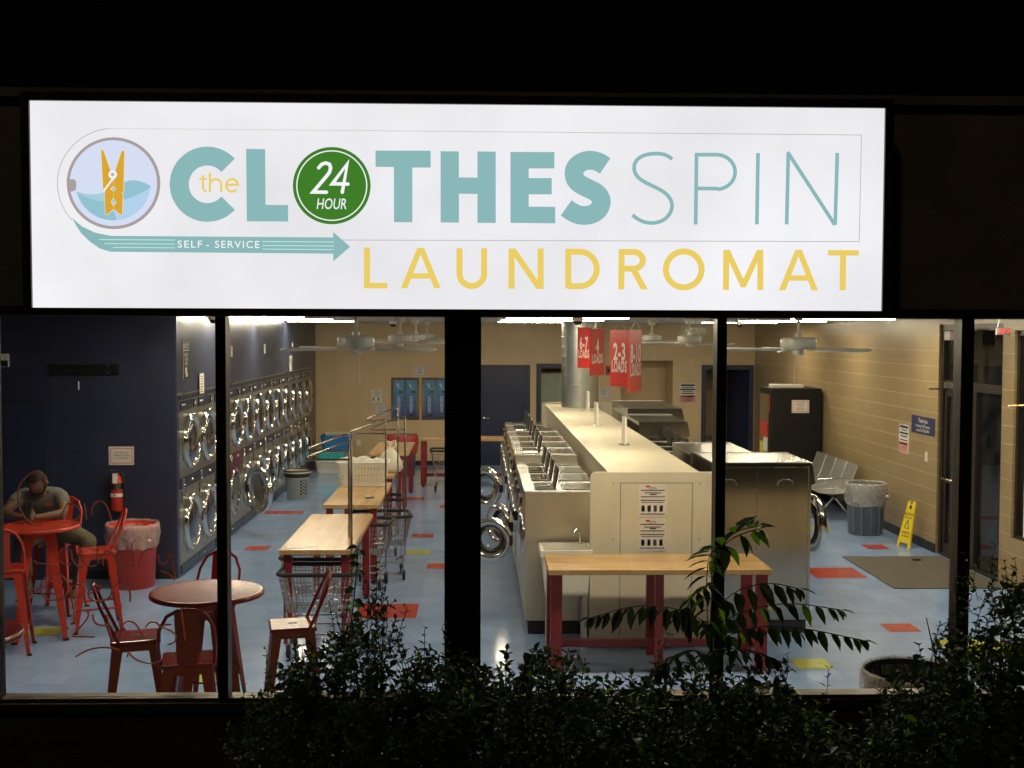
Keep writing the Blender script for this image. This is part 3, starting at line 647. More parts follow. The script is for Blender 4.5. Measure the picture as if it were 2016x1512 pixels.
# ------------------------------------------------------------------ stacked dryers
DP = .88
def ring_door(t, cy, cz, r, x=0, name='door', rot=None, hinge=None, mats=('chrome', 'dome'), fat=False):
    """a chrome-rimmed round door on a face looking along +x (local)"""
    m = MB()
    if rot is not None: m.T = Matrix.Translation(hinge) @ Matrix.Rotation(rot, 4, 'Z') @ Matrix.Translation(-Vector(hinge))
    m.lathe([(r * 1.0, 0), (r * 1.02, .03), (r * .985, .062), (r * .93, .075), (r * .88, .07), (r * .84, .05), (r * .80, .03)] if not fat else [(r * .70, -.01), (r * .93, -.01), (r, .01), (r * 1.02, .035), (r * .97, .07), (r * .86, .085), (r * .74, .075), (r * .66, .045)], 40, 0, (x, cy, cz), (1, 0, 0))
    if fat: m.lathe([(r * .66, .045), (r * .60, .03), (r * .56, .0), (r * .60, -.015), (r * .70, -.01)], 40, 1, (x, cy, cz), (1, 0, 0))
    o = m.build(name, [mats[0], 'black'], t)
    m = MB()
    if rot is not None: m.T = Matrix.Translation(hinge) @ Matrix.Rotation(rot, 4, 'Z') @ Matrix.Translation(-Vector(hinge))
    if fat: m.lathe([(r * .565, 0), (r * .5, -.04), (r * .3, -.06), (.002, -.065)], 28, 0, (x, cy, cz), (1, 0, 0))
    prof = [(.002, .0), (.001, 0)] if fat else [(r * .81, .03)] + [(r * .80 * math.cos(R(a)), .03 + .065 * math.sin(R(a))) for a in range(12, 90, 13)] + [(.002, .097)]
    m.lathe(prof, 32, 0, (x, cy, cz), (1, 0, 0)); m.build('door_window', mats[1], o)
    m = MB()
    if rot is not None: m.T = Matrix.Translation(hinge) @ Matrix.Rotation(rot, 4, 'Z') @ Matrix.Translation(-Vector(hinge))
    m.box(x + .02, x + .085, cy + r * .93, cy + r * 1.06, cz - .05, cz + .05, bev=.01); m.build('door_handle', 'black', o)
    return o
ordn = ['nearest', 'second', 'third', 'fourth', 'fifth', 'sixth', 'seventh', 'eighth', 'ninth', 'tenth', 'eleventh', 'last']
def make_dryer(label, maroon=False, opened=False, paperx=False):
    t = thing('stacked_dryer', label, 'dryer', group='stacked dryers along the left wall')
    m = MB(); w = DP / 2 - .003
    m.box(-.68, 0, -w, w, .03, 2.11); m.build('cabinet', 'dryer_body', t)
    m = MB(); m.box(0, .012, -w + .01, w - .01, .03, .13); m.build('base_panel', 'dryer_navy', t)
    m = MB(); m.box(0, .01, -w, w, 2.06, 2.11); m.box(0, .014, -w + .03, w - .30, 1.935, 2.045); m.box(0, .014, w - .22, w - .10, 1.945, 2.035); m.build('top_control_panel', 'dryer_navy', t)
    m = MB(); m.box(.0145, .016, -w + .06, -w + .22, 1.99, 2.01); m.build('display', 'sign_white', t); m = MB(); m.box(.0145, .016, w - .18, w - .14, 1.97, 2.01); m.build('price_window', 'sign_white', t)
    m = MB(); m.box(0, .014, -w + .005, w - .005, 1.02, 1.15); m.build('middle_control_panel', 'maroon' if maroon else 'dryer_navy', t)
    for q in range(4): m = MB(); m.lathe([(.001, .02), (.009, .02), (.012, .0)], 10, 0, (.014, -w + .10, 1.035 + q * .03), (1, 0, 0)); m.build('button', 'chrome', t)
    m = MB(); m.lathe([(.001, .022), (.014, .02), (.016, 0)], 10, 0, (.014, w - .35, 1.08), (1, 0, 0)); m.build('knob', 'chrome', t)
    m = MB(); m.lathe([(.001, .012), (.012, .01), (.012, 0)], 10, 0, (.012, -w + .2, .08), (1, 0, 0)); m.build('base_lock', 'chrome', t)
    m = MB(); m.box(0, .006, -w + .05, -w + .09, .86, .99); m.build('coin_slot', 'black', t)
    if maroon:
        m = MB(); m.box(0, .006, -w + .12, w - .02, .80, 1.015); m.build('lower_fascia', 'maroon', t)
    ring_door(t, 0, 1.555, .335)
    if opened:
        m = MB(); m.lathe([(.29, 0), (.29, -.01), (.28, -.3), (.001, -.3)], 32, 0, (.012, 0, .585), (1, 0, 0)); m.lathe([(.33, 0), (.33, .02), (.29, .02), (.29, 0)], 32, 1, (0, 0, .585), (1, 0, 0)); m.build('drum_opening', ['drum', 'chrome'], t)
        ring_door(t, 0, .585, .335, x=.02, rot=R(42), hinge=(.03, .40, 0), mats=('chrome', 'glass'))
    else: ring_door(t, 0, .585, .335)
    return t
d0 = make_dryer('nearest stacked dryer beside the navy wall corner, chrome doors closed'); d0.location = (XL, 14.04, 0)
for i in range(1, 12):
    y = 14.04 + DP * i
    if i == 3: q = make_dryer('stacked dryer with maroon middle panel and open lower door', True, True); q.location = (XL, y, 0)
    else: dup(d0, (XL, y, 0), 0, f'{ordn[i]} chrome-doored stacked dryer from the navy wall' + (', nearest the back wall' if i == 11 else ''))

# ------------------------------------------------------------------ papers and small signs
def paper(name, label, cat, c, w, h, nrm, lines=(), border=None, pm='paper', im='ink', group=None, bars=(), th_=.004, txt=.0):
    """flat printed notice: c = centre on the wall, nrm = facing direction"""
    nrm = Vector(nrm); r_ = Vector((0, 0, 1)).cross(nrm).normalized(); u_ = Vector((0, 0, 1)); c = Vector(c)
    t = MB()
    def q(x0, x1, z0, z1, d0, d1, mi):
        pts = [nrm * d1 + r_ * a + u_ * b for a, b in [(x0, z0), (x1, z0), (x1, z1), (x0, z1)]]
        t.extr(pts, nrm * (d0 - d1), mi)
    q(-w / 2, w / 2, -h / 2, h / 2, 0, th_, 0)
    e = th_ + .0012
    if border:
        b = .06 * min(w, h) + .004; k2 = b * .45
        for x0, x1, z0, z1 in [(-w / 2 + b, w / 2 - b, h / 2 - b - k2, h / 2 - b), (-w / 2 + b, w / 2 - b, -h / 2 + b, -h / 2 + b + k2), (-w / 2 + b, -w / 2 + b + k2, -h / 2 + b + k2, h / 2 - b - k2), (w / 2 - b - k2, w / 2 - b, -h / 2 + b + k2, h / 2 - b - k2)]:
            q(x0, x1, z0, z1, th_, e, 2)
    for (x0, x1, z0, z1, mi) in bars: q(x0 * w / 2, x1 * w / 2, z0 * h / 2, z1 * h / 2, th_, e, mi)
    for (s_, z_, sz, mi) in lines:
        t.text(s_, nrm * (e + .001) + u_ * (z_ * h / 2), r_, u_, sz * h, mi, sx=.9, bold=.006)
    o = t.build(name, [pm, im, border or 'ink_red', 'ink_blue', 'ink_red', 'pinkp', 'sign_white', 'green'], norm=True); o.location = c
    return tag(o, label, cat, group)
def tl(n, z0, z1, w=.7, mi=1, h=.05):
    out_ = []
    for i in range(n):
        z = z0 + (z1 - z0) * i / max(1, n - 1); ww = w * (.75 + .25 * math.sin(i * 2.3)); out_.append((-ww, ww, z - h / 2, z + h / 2, mi))
    return out_
paper('wall_notice', 'framed attendants notice on the navy wall above the fire extinguisher', 'notice', (-4.087, NAVY_Y - .001, 1.427), .285, .212, (0, -1, 0),
      lines=[('Attendants Not', .35, .13, 1), ('Smoking or Vaping', .05, .13, 1), ('in this building!!', -.25, .13, 1)], border='ink_red')
paper('notice_poster', 'tall black and white warning poster high on the dryer bulkhead', 'notice', (XL + .001, 13.92, 2.535), .30, .47, (1, 0, 0), pm='black', im='sign_white',
      lines=[('NOTICE', .62, .17, 1), ('WATCH', .18, .12, 1), ('YOUR', -.04, .12, 1), ('STUFF', -.26, .12, 1)], bars=[(-.98, .98, .40, .44, 1), (-.99, -.9, -.99, .99, 1), (-.3, .3, -.75, -.45, 1), (-.1, .45, -.92, -.7, 1)])
paper('wall_notice', 'cream typed notice on the trim above the second dryer', 'notice', (XL + .019, 14.63, 2.21), .22, .25, (1, 0, 0), bars=tl(7, .7, -.8, .7, 1, .07))
paper('wall_notice', 'cream typed notice above the far dryers', 'notice', (XL + .001, 21.7, 2.25), .26, .32, (1, 0, 0), bars=tl(7, .7, -.8, .7, 1, .07))
for y, lb in [(16.5, 'nearest small white plate on the dryer bulkhead'), (19.05, 'middle small white plate on the dryer bulkhead'), (21.9, 'farthest small white plate on the dryer bulkhead')]:
    paper('number_plate', lb, 'plate', (XL + .001, y, 2.58), .11, .15, (1, 0, 0), pm='sign_white', group='white plates on the dryer bulkhead')
paper('wall_notice', 'framed notice above the change machines', 'notice', (-1.236, BACK - .001, 2.02), .26, .215, (0, -1, 0), bars=tl(5, .5, -.5, .55, 1, .07), border='ink')
paper('wall_notice', 'upper white notice with phone pictures left of the change machines', 'notice', (-2.15, BACK - .001, 1.486), .225, .28, (0, -1, 0), bars=tl(4, .75, .05, .7, 1, .05) + [(-.75, -.5, -.7, -.25, 1), (-.25, -.0, -.7, -.25, 6), (.2, .45, -.7, -.25, 1), (.6, .8, -.7, -.25, 6)])
paper('wall_notice', 'lower framed notice left of the change machines', 'notice', (-2.065, BACK - .001, 1.187), .29, .225, (0, -1, 0), bars=tl(5, .5, -.5, .6, 1, .06), border='ink')
paper('wall_notice', 'small framed notice on the back wall just right of the metal duct', 'notice', (2.713, BACK - .001, 1.56), .28, .215, (0, -1, 0), bars=tl(6, .55, -.55, .65, 1, .06), border='ink')
paper('wall_notice', 'blue and pink rules notice beside the back navy doorway', 'notice', (4.526, BACK - .001, 1.563), .36, .41, (0, -1, 0), bars=[(-.85, .85, .74, .92, 3), (-.6, .6, .56, .64, 1), (-.9, .9, .30, .46, 1), (-.6, .6, .14, .22, 3), (-.75, .75, -.08, .02, 3), (-.97, .97, -.97, -.2, 5), (-.8, .8, -.42, -.28, 4)] + tl(4, -.55, -.85, .7, 6, .04))
paper('wall_notice', 'tall blue and pink notice on the right block wall', 'notice', (XR - .001, 16.13, 1.39), .36, .40, (-1, 0, 0), bars=[(-.85, .85, .74, .92, 3), (-.6, .6, .56, .64, 1), (-.9, .9, .32, .46, 3), (-.7, .7, .12, .22, 1), (-.75, .75, -.14, -.06, 3), (-.97, .97, -.97, -.2, 5), (-.8, .8, -.42, -.28, 4)] + tl(4, -.55, -.85, .7, 6, .04))
paper('thank_you_sign', 'navy thank you sign with white lettering on the right wall', 'sign', (XR - .001, 15.44, 1.63), .82, .235, (-1, 0, 0), pm='ink_blue', im='sign_white',
      lines=[('Thank you', .5, .36, 1), ('for doing YOUR laundry', -.12, .23, 1), ('at the CLOTHES SPIN', -.62, .23, 1)])
for nm, lb, c, nr in [('light_switch', 'white light switch below the navy thank you sign', (XR - .001, 15.3, 1.225), (-1, 0, 0)), ('power_outlet', 'white outlet low on the back wall left of the red bin', (-2.537, BACK - .001, .49), (0, -1, 0))]:
    o = paper(nm, lb, 'switch' if 'switch' in nm else 'outlet', c, .085, .125, nr, pm='white_pl', th_=.008, bars=[(-.25, .25, -.3, .3, 6)])
m = MB(); m.box(-.08, .06, -.05, 0, -.075, .075, 0, bev=.005); m.box(-.03, .06, -.055, -.05, -.07, 0, 1); o = m.build('wall_box', ['white_pl', 'black']); o.location = (-5.40, NAVY_Y - .001, 2.52); tag(o, 'small white electrical box high on the navy wall at the left edge', 'electrical box')
t = thing('tv_wall_bracket', 'empty black television wall bracket on the navy wall', 'wall bracket', (-4.495, NAVY_Y, 2.36))
m = MB(); m.box(-.39, .39, -.03, -.001, 0, .115, bev=.004); m.box(-.41, .41, -.045, -.031, .004, .02); m.box(-.41, .41, -.045, -.031, .095, .112); m.build('rail', 'black_matte', t)
m = MB(); [m.lathe([(.001, .0), (.008, 0)], 8, 0, (a, -.047, b), (0, -1, 0)) for a in (-.28, .28) for b in (.02, .1)]; m.build('bolt', 'steel', t)
m = MB(); m.tube([(0, 0, 0), (.003, -.01, .05), (0, 0, .09)], .008); o = m.build('cable_stub', 'sign_white'); o.location = (-4.56, NAVY_Y - .012, 2.19); tag(o, 'short pale cable stub hanging below the television bracket', 'cable')

# fire extinguisher
t = thing('fire_extinguisher', 'red fire extinguisher with white tag hanging on the navy wall', 'fire extinguisher', (-4.12, NAVY_Y - .09, .80))
m = MB(); m.lathe([(.001, 0), (.06, .0), (.07, .02), (.07, .33), (.055, .39), (.03, .42), (.03, .44)], 24); m.build('cylinder', 'red', t)
m = MB(); m.lathe([(.0712, .17), (.0712, .21)], 24, 0); m.lathe([(.0714, .255), (.0714, .325)], 24, 1); m.add([(-.012, -.0735, .19), (0, -.0735, .176), (.012, -.0735, .19), (0, -.0735, .204)], [(0, 1, 2, 3)], 2); m.build('label_band', ['sign_white', 'steel_dark', 'green'], t)
m = MB(); m.box(-.02, .02, -.02, .02, .44, .47); m.box(-.05, .03, -.09, .0, .47, .482); m.box(-.05, .03, -.09, .0, .445, .453); m.build('valve', 'steel', t)
m = MB(); m.tube([(.03, 0, .45), (.085, -.01, .43), (.095, -.01, .3), (.085, -.01, .12)], .01); m.build('hose', 'black', t)
m = MB(); m.box(-.02, .035, -.083, -.081, .33, .45); m.build('tag', 'sign_white', t)

# ------------------------------------------------------------------ change machines
def change_machine(label, x):
    t = thing('change_machine', label, 'change machine', (x, BACK, .985), group='change machines in the back wall')
    m = MB(); m.box(-.30, .30, -.03, -.001, 0, .90, bev=.004); m.build('surround', 'steel_dark', t)
    for s in (-1, 1):
        m = MB(); cx = s * .132; m.box(cx - .112, cx + .112, -.045, -.031, .055, .845); p = m.build('door', 'chg_blue', t)
        m = MB(); y = -.0465
        for i, ch in enumerate('CHANGE'): m.text(ch, (cx - .005, y, .475 - i * .058), (1, 0, 0), (0, 0, 1), .066, 0, sx=1.45, bold=.02)
        m.text('$', (cx - .01, y, .73), (1, 0, 0), (0, 0, 1), .12, 0, sx=1, shear=-.3); m.text('24 HR', (cx + .02, y, .655), (1, 0, 0), (0, 0, 1), .03, 0)
        m.build('lettering', 'sign_white', p)
        m = MB(); m.box(cx + .0, cx + .09, -.049, -.0455, .57, .62); m.build('bill_slot', 'green', p)
        m = MB(); m.box(cx - .055, cx + .055, -.056, -.0455, .075, .13); m.build('coin_tray', 'steel_dark', p)
    return t
change_machine('left blue change machine with vertical CHANGE lettering', -1.542)
change_machine('right blue change machine beside the black pillar view', -.89)
# ------------------------------------------------------------------ folding tables
def table(label, L, Wd, rot_wood, group=None, sticker=True, stretch_low=True, z=.9):
    t = thing('folding_table', label, 'table', group=group)
    m = MB(); m.box(-Wd / 2, Wd / 2, -L / 2, L / 2, z - .045, z, bev=.005); m.build('tabletop', 'wood' if not rot_wood else 'wood_x', t)
    lx, ly = Wd / 2 - .07, L / 2 - .08
    for sx in (-1, 1):
        for sy in (-1, 1):
            m = MB(); kx = .038 if Wd < L else .048; m.box(sx * lx - kx, sx * lx + kx, sy * ly - .03, sy * ly + .03, .03, z - .045, bev=.004); lg = m.build('leg', 'red_leg', t)
            m = MB(); m.lathe([(.001, 0), (.03, 0), (.03, .012), (.012, .03)], 12, 0, (sx * lx, sy * ly, 0)); m.build('foot', 'black', lg)
    m = MB()
    if Wd < L:
        for sy in (-1, 1): m.box(-lx + .038, lx - .038, sy * ly - .02, sy * ly + .02, .16, .22)
        m.box(-.03, .03, -ly + .02, ly - .02, .17, .23)
    else:
        for sx in (-1, 1): m.box(sx * lx - .02, sx * lx + .02, -ly + .03, ly - .03, .16, .22)
        m.box(-lx + .02, lx - .02, -.03, .03, .17, .23)
        m.build('stretcher', 'red_leg', t)
    if sticker:
        m = MB(); sp_ = -Wd / 2 + .06
        for r_ in range(2):
            x = sp_ 
            while x < sp_ + .30:
                w_ = random.uniform(.008, .022); m.quad((x, -L / 2 + .09 + r_ * .045, z + .001), (x + w_, -L / 2 + .09 + r_ * .045, z + .001), (x + w_, -L / 2 + .125 + r_ * .045, z + .001), (x, -L / 2 + .125 + r_ * .045, z + .001)); x += w_ + .006
        m.build('sticker', 'sign_white', t)
    return t
GT = 'butcher block folding tables down the left aisle'
ta = table('nearest aisle folding table, butcher block top with worn white sticker', 2.08, .66, False, GT); ta.location = (-1.45, 11.5, 0)
tb = table('aisle folding table carrying the white laundry basket', 1.98, .64, False, GT, False); tb.location = (-1.43, 14.2, 0)
dup(tb, (-1.45, 16.9, 0), 0, 'aisle folding table carrying the plastic bag'); dup(tb, (-1.43, 19.8, 0), 0, 'farthest aisle folding table in front of the red bin')
tc_ = table('front folding table pushed against the cream counter end', .70, 1.86, True, None, False); tc_.location = (1.52, 9.9, 0)
m = MB(); m.box(-.035, .035, -.35 + .05, -.35 + .11, .03, .855); m.box(-.035, .035, .2, .26, .03, .855); m.build('leg', 'red_leg', tc_)
td = table('long folding table standing crosswise along the back wall', .60, 1.66, True, None, True); td.location = (-.235, 21.72, 0)

# ------------------------------------------------------------------ laundry carts
def make_cart(label):
    t = thing('laundry_cart', label, 'laundry cart', group='chrome laundry carts')
    a, b, z0, z1 = .33, .24, .40, .74
    a2, b2 = .27, .19
    m = MB()
    def wire(p, q, r=.0028, n=4): m.tube([p, q], r, n, cap=False)
    for i in range(19):
        f = -1 + 2 * i / 18
        for s in (-1, 1): wire((f * a2, s * b2, z0), (f * a, s * b, z1))
    for i in range(13):
        f = -1 + 2 * i / 12
        for s in (-1, 1): wire((s * a2, f * b2, z0), (s * a, f * b, z1))
        wire((-a2, f * b2, z0), (a2, f * b2, z0))
    for k_ in range(1, 6):
        f = k_ / 6; A = a2 + (a - a2) * f; B = b2 + (b - b2) * f; z = z0 + (z1 - z0) * f
        m.tube([(-A, -B, z), (A, -B, z), (A, B, z), (-A, B, z)], .003, 4, closed=True)
    for i in range(9): f = -1 + 2 * i / 8; wire((f * a2, -b2, z0), (f * a2, b2, z0))
    m.build('basket', 'chrome_rim', t)
    m = MB(); m.tube([(-a + .04, -b - .01, z1), (a - .04, -b - .01, z1), (a + .01, -b + .04, z1), (a + .01, b - .04, z1), (a - .04, b + .01, z1), (-a + .04, b + .01, z1), (-a - .01, b - .04, z1), (-a - .01, -b + .04, z1)], .019, 8, closed=True); m.build('rim', 'rubber', t)
    m = MB()
    for sx in (-1, 1):
        for sy in (-1, 1): m.tube([(sx * .25, sy * .19, .13), (sx * .25, sy * .19, .26), (sx * a2, sy * b2, z0)], .011, 6)
        m.tube([(sx * .25, -.19, .2), (sx * .25, .19, .2)], .010, 6)
    for sy in (-1, 1): m.tube([(-.25, sy * .19, .2), (.25, sy * .19, .2)], .010, 6)
    m.build('frame', 'chrome', t)
    for sx in (-1, 1):
        for sy in (-1, 1):
            m = MB(); m.box(sx * .25 - .02, sx * .25 + .02, sy * .19 - .02, sy * .19 + .02, .10, .13); 
            m.box(sx * .25 - .024, sx * .25 - .019, sy * .19 - .03, sy * .19 + .03, .05, .12); m.box(sx * .25 + .019, sx * .25 + .024, sy * .19 - .03, sy * .19 + .03, .05, .12); cst = m.build('caster', 'chrome', t)
            m = MB(); m.lathe([(.012, -.014), (.058, -.014), (.062, 0), (.058, .014), (.012, .014)], 18, 0, (sx * .25, sy * .19 - .01, .062), (1, 0, 0)); m.build('wheel', 'rubber', cst)
    m = MB(); X0 = a - .05
    m.tube([(X0 - .10, 0, .2), (X0, 0, .26), (X0, 0, 1.86), (X0 - .02, 0, 1.885), (X0 - .05, 0, 1.88), (X0 - .38, 0, 1.75), (X0 - .40, 0, 1.735), (X0 - .38, 0, 1.72), (X0, 0, 1.725)], .0095, 8)
    m.build('hanging_rack', 'chrome_dull', t); return t
c0 = make_cart('laundry cart tucked under the near end of the nearest folding table'); c0.location = (-1.40, 10.38, 0)
dup(c0, (-1.50, 11.1, 0), 0, 'laundry cart second in, under the nearest folding table')
dup(c0, (-1.30, 13.05, 0), R(-6), 'laundry cart standing under the near end of the basket table')
dup(c0, (-1.12, 13.55, 0), R(8), 'laundry cart sticking furthest into the aisle beside the basket table')
dup(c0, (-1.30, 14.95, 0), R(4), 'laundry cart half hidden behind the basket table')
c5 = dup(c0, (-.50, 21.0, 0), 0, 'laundry cart in front of the crosswise table at the back wall')

# ------------------------------------------------------------------ baskets, bags, bins
def basket(name, label, loc, w, d, h, matn, holes=True, rz=0, cat='laundry basket'):
    t = thing(name, label, cat, loc, rz); m = MB(); tp = .85; th_ = .004
    def ringp(f, z, off=0): 
        A, B = (w / 2) * f + off, (d / 2) * f + off; r_ = min(A, B) * .35
        P_ = []
        for cx, cy, a0 in [(A - r_, B - r_, 0), (-A + r_, B - r_, 90), (-A + r_, -B + r_, 180), (A - r_, -B + r_, 270)]:
            for k_ in range(5): a = R(a0 + k_ * 22.5); P_.append((cx + r_ * math.cos(a), cy + r_ * math.sin(a), z))
        return P_
    def strip(z0, z1, f0, f1, sel=None):
        a = ringp(f0, z0); b = ringp(f1, z1); n = len(a)
        m.add(a + b, [(i, (i + 1) % n, n + (i + 1) % n, n + i) for i in range(n) if sel is None or sel(i)], 0, False)
    if holes:
        fz = lambda z: tp + (1 - tp) * z / h
        strip(0, .16 * h, fz(0), fz(.16 * h)); strip(.84 * h, h, fz(.84 * h), 1)
        A = [Vector(p) for p in ringp(fz(.16 * h), .16 * h)]; B = [Vector(p) for p in ringp(fz(.84 * h), .84 * h)]
        n = len(A)
        for i in range(n):
            L_ = (A[(i + 1) % n] - A[i]).length; q = max(1, int(L_ / .035))
            for j in range(q):
                f0, f1 = (j + .22) / q, (j + .78) / q
                a0, a1 = A[i].lerp(A[(i + 1) % n], f0), A[i].lerp(A[(i + 1) % n], f1); b0, b1 = B[i].lerp(B[(i + 1) % n], f0), B[i].lerp(B[(i + 1) % n], f1)
                m.quad(a0, a1, b1, b0)
        for zz in (.38, .62): strip((zz - .03) * h, (zz + .03) * h, fz((zz - .03) * h) * 1.003, fz((zz + .03) * h) * 1.003)
    else: strip(0, h, tp, 1)
    m.ngon(ringp(tp, .003))
    m.build('body', matn, t)
    m = MB(); a = ringp(1, h); m.tube(a, .012, 6, closed=True); m.build('rim', matn, t); return t
bk = basket('laundry_basket', 'white laundry basket with clothes on the second aisle table', (-1.46, 14.95, .902), .66, .42, .30, 'white_pl')
m = MB()
for i in range(7): m.lathe([(.001, .07), (.07, .055), (.11, .0), (.09, -.04)], 10, 0, (-.22 + i * .07, random.uniform(-.08, .08), .27 + random.uniform(-.01, .03)), (random.uniform(-.3, .3), random.uniform(-.3, .3), 1))
o = m.build('folded_clothes', 'cloth'); o.location = (-1.46, 14.95, .902); tag(o, 'white crumpled clothes heaped in the white basket', 'clothes')
t = thing('plastic_bag', 'tied white plastic shopping bag on the third aisle table', 'plastic bag', (-1.22, 16.35, .902))
m = MB(); prof = [(.001, 0), (.14, .0), (.17, .05), (.165, .14), (.12, .24), (.05, .31), (.02, .34)]; m.lathe(prof, 18, 0, sy=.8)
m.v = [(v[0] + .012 * math.sin(v[2] * 40 + v[1] * 30), v[1] + .012 * math.cos(v[2] * 37 + v[0] * 33), v[2]) for v in m.v]; m.build('sack', 'bag_white', t)
m = MB(); m.tube([(-.02, 0, .32), (-.07, 0, .36), (-.06, 0, .43), (-.01, 0, .42), (.0, 0, .33)], .012, 6); m.tube([(.02, 0, .32), (.09, .0, .36), (.07, 0, .44), (.02, 0, .42), (.0, 0, .33)], .012, 6); m.build('handles', 'bag_white', t)
t = thing('pocket_box', 'small printed box lying on the second aisle table', 'box', (-1.27, 13.75, .902), .15); m = MB(); m.box(-.05, .05, -.035, .035, 0, .02, bev=.003); m.build('carton', 'grey_bin', t); m = MB(); m.box(-.045, .02, -.03, .03, .0205, .022); m.build('print', 'paper', t)
basket('laundry_basket', 'white slotted basket at the bottom of the floor stack', (-3.0, 23.9, 0), .60, .42, .26, 'white_pl')
basket('laundry_basket', 'teal basket nested in the middle of the floor stack', (-2.97, 23.9, .20), .60, .42, .24, 'teal_bin', False)
basket('storage_tote', 'blue tote tipped on top of the basket stack', (-2.88, 23.9, .40), .62, .44, .34, 'blue_bin', False, .05, 'tote')
basket('laundry_basket', 'cream slotted basket inside the blue tote', (-2.84, 23.98, .68), .54, .36, .10, 'cream_plastic', True)
def round_bin(name, label, loc, r0, r1, h, matn, lin='liner', drop=.28, tie=True, cat='trash can', ribs=False):
    t = thing(name, label, cat, loc)
    m = MB(); m.lathe([(.001, .01), (r0, .0), (r1, h), (r1 + .012, h), (r1 + .012, h - .03), (r1 + .002, h - .03)], 36); m.lathe([(r1 - .008, h), (r0 - .01, .02)], 36)
    if ribs:
        for k_ in range(12):
            a = k_ * math.pi / 6; m.tube([(r0 * math.cos(a), r0 * math.sin(a), .02), ((r1) * math.cos(a), (r1) * math.sin(a), h - .05)], .008, 4)
    m.build('body', matn, t)
    if lin:
        m = MB(); n = 60; rings = []
        for z, rr, am in [(h - .10, r1 - .02, .004), (h + .005, r1 - .004, .002), (h + .02, r1 + .010, .002), (h + .004, r1 + .022, .003), (h - drop * .4, r1 + .02, .012), (h - drop * .75, r1 + .012, .014), (h - drop, r1 - .0, .010)]:
            rings.append([((rr + am * math.sin(k_ * 1.7 + z * 20) + am * .6 * math.sin(k_ * .61 + z * 31)) * math.cos(2 * math.pi * k_ / n), (rr + am * math.sin(k_ * 1.7 + z * 20) + am * .6 * math.sin(k_ * .61 + z * 31)) * math.sin(2 * math.pi * k_ / n), z + am * .9 * math.sin(k_ * .45)) for k_ in range(n)])
        m.add([v for q in rings for v in q], [(i * n + k_, i * n + (k_ + 1) % n, (i + 1) * n + (k_ + 1) % n, (i + 1) * n + k_) for i in range(len(rings) - 1) for k_ in range(n)], 0, True)
        lo = m.build('liner', lin, t)
        if tie: m = MB(); a = R(-40); m.lathe([(.001, .03), (.018, .02), (.022, 0), (.001, -.02)], 10, 0, ((r1 + .035) * math.cos(a), (r1 + .035) * math.sin(a), h - .16), (1, -1, .5)); m.build('knot', 'bag_white', lo)
    return t
round_bin('trash_can', 'round red trash can with clear liner by the navy wall', (-3.86, 13.12, 0), .235, .275, .70, 'red_bin', 'liner', .25)
round_bin('trash_can', 'grey ribbed trash can with clear liner beside the bench', (5.55, 16.45, 0), .235, .27, .72, 'grey_bin', 'liner', .30, True, ribs=True)
round_bin('trash_can', 'dark trash can with clear liner just inside the right front window', (2.70, 7.06, 0), .25, .30, .77, 'black', 'liner', .4, False)
round_bin('trash_can', 'dark bin with red bag behind the farthest aisle table', (-1.5, 23.2, 0), .25, .30, .80, 'grey_bin', 'liner_red', .35, False)
t = round_bin('laundry_bin', 'cream perforated bin with black liner by the dryers', (-3.08, 20.0, 0), .17, .225, .48, 'cream_plastic', None, cat='bin')
m = MB(); m.lathe([(.215, .38), (.232, .44), (.24, .49), (.225, .50), (.20, .40)], 30, 0); m.build('liner', 'black', t)
m = MB()
for i in range(4):
    for j in range(5):
        a = R(-62 + i * 13); z = .10 + j * .055; rr = .17 + .055 * z / .48 + .0025; m.disc((rr * math.cos(a), rr * math.sin(a), z + (i % 2) * .025), .018, (math.cos(a), math.sin(a), 0), 8)
m.build('holes', 'black', t)

